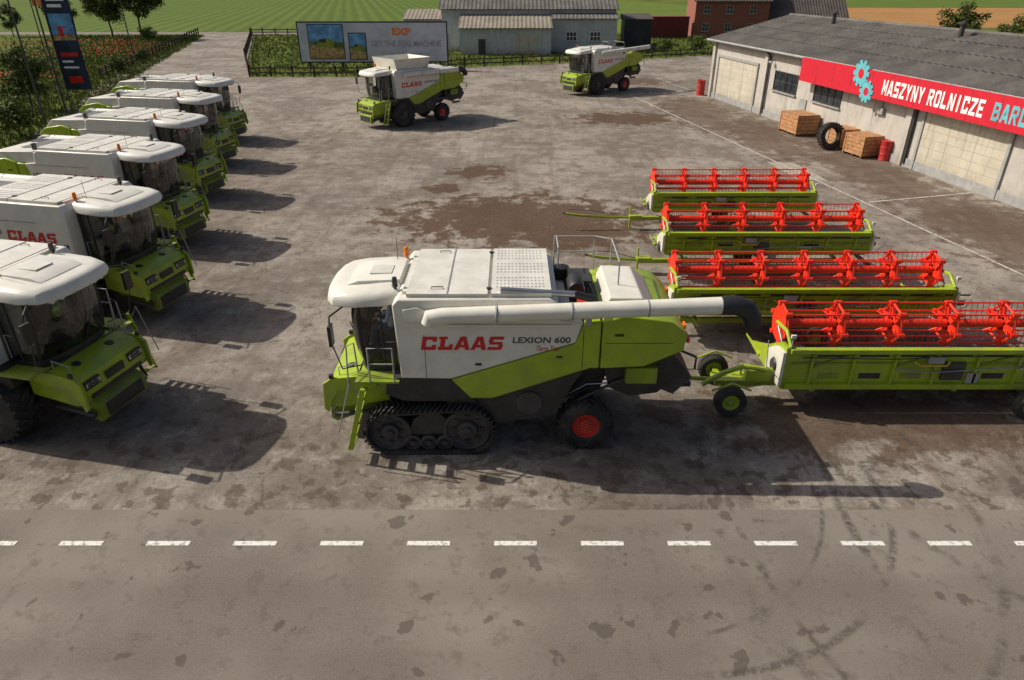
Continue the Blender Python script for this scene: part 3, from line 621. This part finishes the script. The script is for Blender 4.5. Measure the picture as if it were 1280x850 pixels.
# ---------------------------------------------------------------- vegetation
def leafmat(name,a,b_):
    m,t,n,l,b=nt(name); p=n.new('ShaderNodeNewGeometry').outputs['Position']
    l.new(mix_n(n,l,ramp_n(n,l,noise_n(n,l,p,1.2,2,.7),.35,.65),a,b_),b.inputs['Base Color']); b.inputs['Roughness'].default_value=.8
    b.inputs['Specular IOR Level'].default_value=.2; return m
LEAF=leafmat('foliage',(.04,.065,.012),(.10,.13,.028)); LEAF2=leafmat('bush_foliage',(.05,.08,.015),(.11,.145,.03))
GRASSB=leafmat('grass_blades',(.09,.13,.02),(.18,.20,.05)); POPPY=mat('poppy_petals',(.7,.04,.02),.8)
def tree_mesh(seed,h,rad,leaves,ls,mat_=LEAF,trunk=.18,low=.3):
    rn=random.Random(seed); mb=MB(); th=h*.75
    path=[(0,0,-.1)]; x=y=0
    for k in range(1,6): x+=rn.uniform(-.12,.12); y+=rn.uniform(-.12,.12); path.append((x,y,th*k/5))
    mb.tube(path,[trunk*(1-.16*k) for k in range(6)],BARK,8)
    cl=[]
    for k in range(rn.randint(13,17)):
        z0=h*rn.uniform(low,.7); a=rn.uniform(0,6.28); el=rn.uniform(.15,.9); ln=rad*rn.uniform(.5,.95)
        p0=Vector((x*z0/th,y*z0/th,z0)); d=Vector((math.cos(a)*math.cos(el),math.sin(a)*math.cos(el),math.sin(el)))
        p1=p0+d*ln*.5+Vector((0,0,.1)); p2=p0+d*ln
        mb.tube([p0,p1,p2],[trunk*.35,trunk*.22,trunk*.08],BARK,5)
        cl.append((p2,rad*rn.uniform(.22,.42))); cl.append((p1,rad*rn.uniform(.18,.3)))
    cl.append((Vector((x,y,h*.88)),rad*.35)); cl.append((Vector((x,y,h*.75)),rad*.4))
    tw=sum(c[1]**2 for c in cl); vs=[];fs=[]
    for c,r in cl:
        for q in range(int(leaves*r*r/tw)):
            d=Vector((rn.gauss(0,1),rn.gauss(0,1),rn.gauss(0,.8))); d.normalize(); p=c+d*r*rn.uniform(.35,1.1)
            u=Vector((rn.gauss(0,1),rn.gauss(0,1),rn.gauss(0,.5))).normalized(); v=u.cross(d+Vector((0,0,.01))).normalized(); s=ls*rn.uniform(.6,1.4)
            o=len(vs); vs+=[p-u*s,p+v*s*.5,p+u*s,p-v*s*.5]; fs.append((o,o+1,o+2,o+3))
    mb.add(vs,fs,mat_); return mb.mesh('tree_mesh',0,False)
T=[tree_mesh(1,9.5,3.6,7000,.19),tree_mesh(2,8,3.2,6000,.18),tree_mesh(3,5.2,2.0,3600,.13,low=.25,trunk=.1),tree_mesh(4,2.4,1.5,2600,.11,LEAF2,.05,.1)]
def tree(name,i,x,y,s=1):
    o=obj(name,T[i],None,(x,y,0),random.uniform(0,6)); o.scale=(s,s,s*random.uniform(.92,1.08))
for x,y,i,s in((-66,134,0,1.15),(-73,137,1,1.1),(-83,139,0,.8),(-93,140,2,1.1),(-109,126,1,.8),(-40.2,60,2,.95),(60,101,2,1.45),(66,98,2,1.2),(75,96,2,1.3),(52,150,1,1.1),(58,152,0,.9),(120,150,1,1)):
    tree('deciduous_tree',i,x,y,s)
for x,y,s in((-35.0,50,1.0),(-33.8,43.5,.9),(-46,86,.7),(-62,128,1.0),(22,107.5,.8),(27,109,1),(60,108,1.2),(-49,98,.6)): tree('bush',3,x,y,s)
def scatter(name,poly_fn,N,h,m,seed,blades=3,w=.05):
    rn=random.Random(seed); vs=[];fs=[]
    for _ in range(N):
        x,y=poly_fn(rn)
        for b in range(blades):
            a=rn.uniform(0,6.28); hh=h*rn.uniform(.5,1.3); ww=w*rn.uniform(.6,1.5); ox=x+rn.uniform(-.2,.2); oy=y+rn.uniform(-.2,.2)
            dx,dy=math.cos(a)*ww,math.sin(a)*ww; lx,ly=rn.uniform(-.4,.4)*hh,rn.uniform(-.4,.4)*hh; o=len(vs)
            vs+=[(ox-dx,oy-dy,0),(ox+dx,oy+dy,0),(ox+lx,oy+ly,hh)]; fs.append((o,o+1,o+2))
    mb=MB(); mb.add(vs,fs,m); return obj(name,mb.mesh(name,0,False))
def left_area(rn):
    y=rn.uniform(38,143); e=-(33+(y-46)*.27)-.6; return e-abs(rn.gauss(0,1))*14,y
scatter('tall_grass',left_area,15000,.38,GRASSB,1,3,.05)
def back_area(rn):
    while True:
        x,y=rn.uniform(-50,34),rn.uniform(83,145)
        edge=82.8 if x<-17.4 else (82.8+(x+17.4)*.79 if x<-5.9 else 91.9+(x+5.9)*.42)
        if y<edge or x<-30-(y-84)*.33: continue
        return x,y
scatter('verge_grass',back_area,12000,.32,GRASSB,2,3,.06)
def yard_edge(rn):
    y=rn.uniform(30,143); e=-(28.8+(y-30)*.27); return e+rn.gauss(0,.35),y
scatter('weeds_along_yard_edge',yard_edge,2500,.22,GRASSB,4,3,.04)
rn=random.Random(5); mb=MB(); vs=[];fs=[]
for k in range(3200):
    cxk=-50-rn.random()*75; y=rn.uniform(70,128) ; x=cxk+rn.gauss(0,3)
    if x>-(33+(y-46)*.27)-1.5: continue
    if math.sin(x*.21+1)*math.cos(y*.17)<-.15: continue
    z=rn.uniform(.4,.7); s=.16; o=len(vs)
    vs+=[(x-s,y,z),(x,y-s,z+.05),(x+s,y,z),(x,y+s,z+.05),(x,y,z-.08)]; fs+=[(o,o+1,o+2,o+3),(o,o+1,o+4),(o+2,o+3,o+4)]
mb.add(vs,fs,POPPY); obj('poppies',mb.mesh('poppies',0,False))

# ---------------------------------------------------------------- fences
def fence(pts,h=1.25,step=2.4):
    mb=MB(); rn=random.Random(len(pts))
    for a,b in zip(pts[:-1],pts[1:]):
        a=Vector((*a,0)); b=Vector((*b,0)); L=(b-a).length; n=max(1,round(L/step)); ang=math.atan2(b.y-a.y,b.x-a.x)
        for k in range(n+1):
            p=a.lerp(b,k/n); mb.box((p.x,p.y,h/2+rn.uniform(-.05,.05)),(.16,.16,h),WOODD,None)
        for k in range(n):
            p=a.lerp(b,(k+.5)/n)
            for z in(.45,.95):
                mb.box((0,0,0),(L/n+.15,.05,.14),WOODD,Matrix.Translation((p.x,p.y,z+rn.uniform(-.02,.02)))@Matrix.Rotation(ang,4,'Z')@Matrix.Rotation(rn.uniform(-.02,.02),4,'Y')@Matrix.Translation((0,-.1,0)))
    obj('wooden_fence',mb.mesh('fence'),None)
fence([(-50.5,146),(-36.4,101),(-29.6,82.6),(-17.4,82.6),(-5.9,91.6),(6.2,96),(27.8,105.5)])
fence([(-60.5,145),(-45.2,80.5)]); fence([(-50.5,145),(-10,147)])

# ---------------------------------------------------------------- billboard
BBG=mat('billboard_white',(.52,.54,.56),.5,var=.12,scale=.6)
BLUE=mat('print_sky_blue',(.12,.32,.55),.5,var=.3,scale=1); PGR=mat('print_field_green',(.10,.16,.03),.5,var=.5,scale=2); NAVY=mat('navy_banner',(.010,.022,.05),.6,var=.5,scale=.8); PTAN=mat('print_straw',(.42,.28,.10),.6,var=.4,scale=3)
bb=MB(); W,H0,H1=17.6,.9,5.4
bb.box((W/2,0,(H0+H1)/2),(W,.25,H1-H0),BLACK); bb.box((W/2,-.14,(H0+H1)/2),(W-.3,.03,H1-H0-.3),BBG)
for k in range(5): bb.box((1+k*(W-2)/4,.22,H1/2-.1),(.25,.2,H1-.4),DARK)
def pic(x0,x1,z0,z1,y=-.17):
    bb.box(((x0+x1)/2,y,(z0+z1)/2),(x1-x0,.02,z1-z0),BLACK)
    a=.1; zm=z0+(z1-z0)*.5; xc=(x0+x1)/2; w=x1-x0; hh=z1-z0
    bb.box((xc,y-.015,(zm+z1-a)/2),(w-2*a,.012,z1-a-zm),BLUE); bb.box((xc,y-.018,(zm+z0+a)/2),(w-2*a,.012,zm-z0-a),PGR)
    bb.prism([(x0+a,z0+a),(x1-a,z0+a),(x1-a,z0+hh*.3),(x0+a,z0+hh*.42)],y-.03,y-.026,PTAN)
    bb.prism([(xc-w*.25,zm-hh*.14),(xc+w*.2,zm-hh*.16),(xc+w*.22,zm+hh*.02),(xc+.02*w,zm+hh*.1),(xc-w*.22,zm+hh*.06)],y-.04,y-.034,GREEND)
    bb.prism([(xc-w*.2,zm-hh*.02),(xc+.0,zm-hh*.02),(xc,zm+hh*.09),(xc-w*.2,zm+hh*.06)],y-.05,y-.044,DARK)
pic(1.2,5.4,1.3,5.15); pic(5.9,8.0,1.2,4.2)
parts=[('board',bb.mesh('billboard'),0)]
fb=lambda x,z:face('-y',(x,-.165,z))
parts+= [('headline',text_mesh('GET THE REAL MACHINE',8.2,.7,GREY,fb(12.7,3.0),.03),0),('logo_text',text_mesh('EXP',2.2,.75,ORANGE,fb(12.2,4.3),.05),0),('small_text',text_mesh('from our dealership network',5.0,.28,GREY,fb(13.0,1.9),.0),0)]
place('billboard',parts,(-25.2,88.2,0),R(1.5))

# ---------------------------------------------------------------- banners & poles
def banner(x,y,h,w,rz):
    mb=MB(); mb.tube([(0,0,0),(0,0,h)],.05,DARK,8); mb.tube([(0,0,h-.1),(w,0,h-.1)],.03,DARK,6)
    N=14; rows=[]
    def P(u,v,off=0): # u 0..1 across, v 0..1 down
        return (w*u,.12*math.sin(v*N*.7+u*6*.9)*u+off,h-.2-(h-1.4)*v)
    mb.loft([[P(j/6,i/N) for j in range(7)] for i in range(N+1)],NAVY,closed=False)
    def patch(u0,u1,v0,v1,m): mb.loft([[P(u0+(u1-u0)*j/6,v0+(v1-v0)*i/6,-.02) for j in range(7)] for i in range(7)],m,closed=False)
    patch(.15,.85,.08,.12,SIGNW); patch(.15,.7,.15,.18,SIGNW); patch(.08,.92,.24,.44,BLUE); patch(.08,.92,.445,.50,PTAN); patch(.3,.75,.36,.46,REDL); patch(.15,.85,.62,.66,REDL); patch(.15,.6,.70,.72,SIGNW); patch(.15,.75,.76,.78,SIGNW); patch(.25,.75,.86,.93,REDL)
    place('flag_banner',[('pole_and_cloth',mb.mesh('banner',60,False),0)],(x,y,0),rz)
banner(-39.3,64,9.4,2.1,R(8)); 
pm=MB(); pm.tube([(0,0,0),(0,0,5),(0,0,11)],[.09,.075,.05],DARK,8); pm.lathe([(0,.1),(.07,.08),(.07,0),(0,0)],(0,0,11),STEEL,axis='z',n=10); pme=pm.mesh('flagpole')
for x,y in((-35.9,54.6),(-37.4,60),(-51,99.8)): obj('flagpole',pme,None,(x,y,0))
pf=MB(); rows=[[(.06+.25*j,.1*math.sin(j*.9+i*.3),8.9-.22*i) for j in range(6)] for i in range(6)]; pf.loft(rows,ORANGE,closed=False); pf.tube([(0,0,0),(0,0,9.2)],.05,DARK,8); obj('orange_flag',pf.mesh('orange_flag'),None,(-41.5,66,0))

# ---------------------------------------------------------------- buildings
def wall_mat(name,col,dirt,br=False):
    m,t,n,l,b=nt(name); p=n.new('ShaderNodeNewGeometry').outputs['Position']; s=n.new('ShaderNodeSeparateXYZ'); l.new(p,s.inputs[0])
    c=mix_n(n,l,ramp_n(n,l,noise_n(n,l,p,.8,5,.7),.35,.7),col,tuple(x*.82 for x in col))
    low=ramp_n(n,l,math_n(n,l,'ADD',s.outputs[2],math_n(n,l,'MULTIPLY',noise_n(n,l,p,1.4,5,.7),1.6)),2.0,.7)
    c=mix_n(n,l,math_n(n,l,'MULTIPLY',low,.7),c,dirt)
    mp=n.new('ShaderNodeMapping'); mp.inputs['Scale'].default_value=(3,3,.25); l.new(p,mp.inputs[0])
    c=mix_n(n,l,math_n(n,l,'MULTIPLY',ramp_n(n,l,noise_n(n,l,mp.outputs[0],1.2,5,.7),.50,.72),.5),c,tuple(x*.6 for x in dirt))
    if br:
        w=math_n(n,l,'SINE',math_n(n,l,'MULTIPLY',s.outputs[2],60)); c=mix_n(n,l,math_n(n,l,'MULTIPLY',ramp_n(n,l,w,.7,1),.4),c,(.35,.3,.26))
    l.new(c,b.inputs['Base Color']); b.inputs['Roughness'].default_value=.9; bump_n(n,l,noise_n(n,l,p,12,3,.7),b,.3,.02); return m
PLASTER=wall_mat('grey_plaster',(.50,.465,.41),(.24,.20,.155)); PLASTW=wall_mat('white_plaster',(.52,.53,.52),(.32,.30,.27)); BRICK=wall_mat('red_brick',(.28,.08,.05),(.2,.1,.07),True); CONTR=wall_mat('red_container_paint',(.20,.035,.03),(.13,.05,.04))
DOOR=wall_mat('cream_door_panels',(.54,.49,.38),(.3,.26,.19))
def roofm(name,a,b_):
    m,t,n,l,b=nt(name); p=n.new('ShaderNodeNewGeometry').outputs['Position']
    c=mix_n(n,l,ramp_n(n,l,noise_n(n,l,p,.5,5,.7),.35,.68),a,b_); c=mix_n(n,l,math_n(n,l,'MULTIPLY',ramp_n(n,l,noise_n(n,l,p,5,4,.8),.5,.7),.45),c,tuple(x*.5 for x in a))
    l.new(c,b.inputs['Base Color']); b.inputs['Roughness'].default_value=.85; b.inputs['Specular IOR Level'].default_value=.3; return m
ROOF=roofm('weathered_corrugated_roof',(.10,.093,.084),(.165,.152,.135)); ROOFL=roofm('pale_corrugated_roof',(.28,.24,.19),(.20,.175,.14)); ROOFT=roofm('dark_tile_roof',(.07,.06,.055),(.11,.09,.08))
def corr(mb,x0,x1,ya,za,yb,zb,m,period=.45,amp=.035,segs=1):
    n=int((x1-x0)/period*4); rows=[]
    L=math.hypot(yb-ya,zb-za); ny,nz=-(zb-za)/L,(yb-ya)/L
    if nz<0: ny,nz=-ny,-nz
    pts=[(x0+(x1-x0)*i/n,amp*math.cos(i*math.pi/2)) for i in range(n+1)]
    for f in(0,1):
        y=ya+(yb-ya)*f; z=za+(zb-za)*f; rows.append([(x,y+o*ny,z+o*nz) for x,o in pts])
    mb.loft(rows,m,closed=False); rows2=[[(x,y-ny*.08,z-nz*.08) for x,y,z in r] for r in rows]; mb.loft(rows2,m,closed=False)
def window(mb,x0,x1,z0,z1,y,s=-1,nx=3,nz=2,fr=SIGNW):
    mb.box(((x0+x1)/2,y+s*.01,(z0+z1)/2),(x1-x0,.03,z1-z0),WINDOW)
    w=.07
    for k in range(nx+1): mb.box((x0+(x1-x0)*k/nx,y+s*.035,(z0+z1)/2),(w,.07,z1-z0+w),fr)
    for k in range(nz+1): mb.box(((x0+x1)/2,y+s*.033,z0+(z1-z0)*k/nz),(x1-x0-w,.06,w),fr)
    mb.box(((x0+x1)/2,y+s*.08,z0-.08),(x1-x0+.25,.18,.08),GREY)
g=MB(); LEN=50; DEP=14.4; WH=5.0
g.box((LEN/2,DEP/2,WH/2),(LEN,DEP,WH),PLASTER)
g.prism([(0,WH),(DEP,WH),(DEP/2,6.65)],.02,LEN-.02,PLASTER,'x')
for x in(0.25,9.9,27.2,41): g.box((x,-.1,WH/2-.02),(.45,.2,WH-.04),PLASTER)
g.box((LEN/2,-.04,.25),(LEN-.3,.08,.5),GREY)
walls=g.mesh('garage_walls')
rf=MB(); ov=.55; sl=(6.8-WH)/(DEP/2)
corr(rf,-.5,LEN+.5,-ov,WH+.12-ov*sl,DEP/2,6.88,ROOF,.6,.075); corr(rf,-.5,LEN+.5,DEP+ov,WH+.12-ov*sl,DEP/2,6.88,ROOF,.6,.075)
rf.tube([(-.5,DEP/2,6.92),(LEN+.5,DEP/2,6.92)],.14,ROOF,8); rf.tube([(-.5,-ov-.08,WH-.06),(LEN+.5,-ov-.08,WH-.06)],.09,GREY,10)
for yy in(1.6,3.6,5.4): rf.box((LEN/2,yy,WH+.20+yy*sl),(LEN+.9,.06,.02),ROOF)
for x in(9.9,27.2,41): rf.tube([(x+.4,-ov-.05,WH-.1),(x+.4,-.12,WH-.5),(x+.4,-.12,.2)],.08,DARK,8)
for x in(8,22,31): rf.lathe([(.16,0),(.16,.7),(.26,.72),(.26,.8),(0,.95)],(x,6.2,WH+.1+6.2*sl),DARK,axis='z',n=16)
for e in(-.5,LEN+.5):
    rf.prism([(-ov,WH-.1-ov*sl),(-ov,WH+.1-ov*sl),(DEP/2,6.9),(DEP+ov,WH+.1-ov*sl),(DEP+ov,WH-.1-ov*sl),(DEP/2,6.7)],e-.03,e+.03,GREY,'x')
dr=MB()
def gdoor(x0,x1,h):
    dr.box(((x0+x1)/2,-.02,h/2),(x1-x0,.06,h),DOOR)
    n=7
    for k in range(1,n): dr.box(((x0+x1)/2,-.052,h*k/n),(x1-x0-.1,.01,.018),GREY)
    nv=int((x1-x0)/2.0)
    for k in range(1,nv): dr.box((x0+(x1-x0)*k/nv,-.054,h/2),(.018,.01,h-.05),GREY)
    for x in(x0-.09,x1+.09): dr.box((x,-.06,h/2),(.18,.13,h),GREY)
    dr.box(((x0+x1)/2,-.06,h+.1),(x1-x0+.36,.13,.2),GREY)
gdoor(1.3,8.4,3.6); gdoor(28.4,34.4,3.3); gdoor(43,48,3.3)
for a,b_ in((11.3,14.6),(17.0,20.2),(36.4,39.6)): window(dr,a,b_,2.2 if a<30 else 1.6,3.55 if a<30 else 3.0,0,-1,4,2,DARK)
dr.box((15.8,-.05,1.05),(.9,.06,2.1),GREY)
dr.box((24.6,-.12,2.7),(.5,.22,.35),GREY); dr.tube([(24.6,-.1,2.9),(24.6,-.1,3.4)],.02,DARK,5); dr.tube([(10.9,-.3,4.2),(10.9,-.02,4.3)],.03,DARK,6); dr.box((10.9,-.35,4.15),(.3,.2,.12),LAMP)
sg=MB(); sg.box((28,-.75,4.22),(24,.14,1.55),SIGNR); 
for k in range(9): sg.box((16.6+k*2.85,-.35,4.6),(.08,.66,.08),DARK); 
for k in range(1,12): sg.box((16+k*2,-.823,4.22),(.015,.006,1.53),DARK)
def gear(cx,cz,r):
    pts=[]
    for k in range(10):
        for da,rr_ in((-.24,.76),(-.15,1),(.15,1),(.24,.76)): a=k*2*math.pi/10+da*1.0; pts.append((cx+r*rr_*math.cos(a),cz+r*rr_*math.sin(a)))
    sg.prism(pts,-.87,-.835,TEAL); sg.prism([(cx+r*.36*math.cos(k*.4),cz+r*.36*math.sin(k*.4)) for k in range(16)],-.88,-.872,SIGNR)
gear(22.9,4.7,.80); gear(23.75,3.75,.66)
place('garage_building',[('walls',walls,0),('corrugated_roof',rf.mesh('garage_roof',0),0),('doors_and_windows',dr.mesh('garage_doors'),0),
  ('sign_board',sg.mesh('garage_sign'),0),('sign_lettering',block_text('MASZYNY ROLNICZE',7.9,.85,SIGNW,face('-y',(29.1,-.83,4.2)),0,.22),0),
  ('sign_lettering_2',block_text('BARLEX',3.2,.85,TEAL,face('-y',(35.2,-.83,4.2)),0,.22),0)],(18.7,68.5,0),R(-80))
w=MB()
w.box((13,10,2.9),(26,15,5.8),PLASTW); w.prism([(2.5,5.8),(17.5,5.8),(10,8.6)],0,26,PLASTW,'x')
w.box((9.6,-.5,1.8),(13,6,3.6),PLASTW); w.box((21,1.2,2.3),(9.8,2.6,4.6),PLASTW)
w.prism([(-3.4,3.62),(2.4,4.9),(2.4,3.62)],3.2,16,PLASTW,'x')
corr(w,2.8,16.3,-3.9,3.55,2.6,5.05,ROOFL,.6); corr(w,-.4,26.4,2.0,5.75,10,8.75,ROOF,.6); corr(w,-.4,26.4,18,5.75,10,8.75,ROOF,.6); corr(w,16.3,26.2,-.5,4.6,2.6,5.2,ROOF,.6)
w.box((-3,6,2.2),(5.6,5,4.4),PLASTW); corr(w,-6,-.1,3.2,4.35,8.8,5.5,ROOFL,.6)
window(w,18.5,20,1.6,2.8,-.1); window(w,22,23.5,1.6,2.8,-.1); w.box((12.5,-3.52,1.4),(3.2,.08,2.8),DOOR); w.box((6.2,-3.52,1.05),(1,.08,2.1),DARK)
place('warehouse',[('walls_and_roofs',w.mesh('warehouse',0),0)],(-10.5,110.5,0),0)
s=MB(); s.box((2.2,2,1.9),(4.4,4,3.8),DARK); s.prism([(-.2,3.8),(4.2,3.8),(4.2,4.6),(-.2,3.95)],-.2,4.6,ROOFT,'x')
for k in range(12): s.box((.2+k*.36,-.03,1.9),(.05,.06,3.7),BLACK)
s.box((2.2,-.06,1.2),(1.8,.05,2.4),DARK)
place('dark_tool_shed',[('boards_and_roof',s.mesh('shed',0),0)],(18.2,122,0),0)
c=MB(); c.box((0,0,1.9),(7.5,3,3.4),CONTR)
for k in range(23): c.box((-3.6+k*.33,-1.53,1.9),(.14,.07,3.2),CONTR)
for z in(.25,3.55): c.box((0,-1.53,z),(7.6,.1,.16),CONTR)
place('red_storage_container',[('shell',c.mesh('container'),.02)],(28.2,138,0),R(3))
h=MB(); h.box((6.5,5,3.2),(13,10,6.4),BRICK); h.prism([(-.0,6.4),(10,6.4),(5,10)],.02,12.98,BRICK,'x'); corr(h,-.4,13.4,-.5,6.1,5,10.1,ROOFT,.5); corr(h,-.4,13.4,10.5,6.1,5,10.1,ROOFT,.5)
for x in(1.5,5.5,9.6):
    window(h,x,x+1.1,1.2,2.5,0,-1,2,2,GREY); window(h,x,x+1.1,4.1,5.4,0,-1,2,2,GREY)
h.box((20,5,1.8),(14,8,3.6),BRICK); h.prism([(1,3.6),(9,3.6),(5,6.6)],13.02,26.98,BRICK,'x'); corr(h,12.9,27.4,.5,3.3,5,6.75,ROOFT,.5); corr(h,12.9,27.4,9.5,3.3,5,6.75,ROOFT,.5)
h.box((3,5,10),(.8,.8,2),BRICK); h.box((20.5,.98,1.1),(1.1,.06,2.2),DARK); window(h,16,17.4,1.2,2.5,1)
place('brick_house',[('walls_roof_windows',h.mesh('house',0),0)],(33,137,0),R(-4))

# ---------------------------------------------------------------- yard clutter
def crate(x,y,w,d,hh,rz):
    mb=MB(); n=5
    for k in range(n):
        z=.14+hh*(k+.5)/n
        for sy in(1,-1): mb.box((0,sy*d/2,z),(w,.03,hh/n-.025),WOOD)
        for sx in(1,-1): mb.box((sx*w/2,0,z),(.03,d,hh/n-.025),WOOD)
    for sx in(1,-1):
        for sy in(1,-1): mb.box((sx*(w/2-.02),sy*(d/2+.03),.14+hh/2),(.1,.04,hh+.02),WOOD)
    for k in range(8): mb.box((-w/2+w*(k+.5)/8,0,.14+hh+.015),(w/8-.015,d+.05,.03),WOOD)
    for k in(-1,0,1): mb.box((k*(w/2-.08),0,.07),(.12,d,.13),WOODD)
    place('wooden_crate',[('planks',mb.mesh('crate'),0)],(x,y,0),rz)
crate(20.7,51.2,2.3,1.6,1.25,R(-80)); crate(22.2,44.2,1.7,1.4,1.15,R(-75)); crate(22.0,46.6,1.5,1.3,1.1,R(-80))
to=obj('spare_tractor_tyre',None,None,(20.85,46.0,.84),R(8)); tt=MB(); r_,h_,ri=.86,.26,.5
tt.lathe([(ri,-.2),(ri+.04,-.25),(.72,-h_),(.8,-.22),(.83,0),(.8,.22),(.72,h_),(ri+.04,.25),(ri,.2),(ri+.05,.1),(.72,.18),(.72,-.18),(ri+.05,-.1),(ri,-.2)],(0,0,0),RUBBER,n=40)
for k in range(24):
    for sd in(1,-1):
        t_=2*math.pi*(k+(.5 if sd>0 else 0))/24; tt.box((0,0,0),(.07,.3,.08),RUBBER,Matrix.Rotation(t_,4,'Y')@Matrix.Translation((.83,sd*.12,0))@Matrix.Rotation(sd*R(32),4,'X'))
tc=obj('tyre_casing',tt.mesh('tyre'),to); tc.rotation_euler=(R(-10),0,0)
def barrel(x,y,s=1):
    mb=MB(); mb.lathe([(0,0),(.29,0),(.3,.02),(.29,.05),(.29,.3),(.31,.32),(.29,.34),(.29,.6),(.31,.62),(.29,.64),(.29,.87),(.3,.9),(.28,.91),(.27,.88),(0,.88)],(0,0,0),BARREL,axis='z',n=28)
    mb.lathe([(0,.03),(.04,.03),(.04,0)],(.15,.1,.88),STEEL,axis='z',n=10)
    o=place('red_oil_barrel',[('drum',mb.mesh('barrel'),0)],(x,y,0),0); o.scale=(s,s,s*1.15)
barrel(23.0,42.9,1.15); barrel(23.2,43.9,1.1); barrel(18.0,69.2,1.3)

# ---------------------------------------------------------------- light, sky, camera
wd=bpy.data.worlds.new('World'); scene.world=wd; wd.use_nodes=True; n=wd.node_tree.nodes; l=wd.node_tree.links
sky=n.new('ShaderNodeTexSky'); sky.sky_type='NISHITA'; sky.sun_disc=False; sky.sun_elevation=R(41); sky.sun_rotation=R(285); sky.dust_density=4; sky.air_density=.8; sky.ozone_density=.6
l.new(sky.outputs[0],n['Background'].inputs[0]); n['Background'].inputs[1].default_value=.09
sun=bpy.data.lights.new('sun','SUN'); sun.energy=4.4; sun.angle=R(.45); sun.color=(1,.94,.83)
so=bpy.data.objects.new('sun',sun); scene.collection.objects.link(so); so.rotation_euler=Vector((4.3,-1.25,-3.9)).to_track_quat('-Z','Y').to_euler()
cam=bpy.data.cameras.new('camera'); co=bpy.data.objects.new('camera',cam); scene.collection.objects.link(co); scene.camera=co
co.location=(0,0,10.1); co.rotation_euler=(R(90-27.9),0,0); cam.lens=36*860/1280; cam.sensor_width=36; cam.clip_end=6000; cam.clip_start=.1
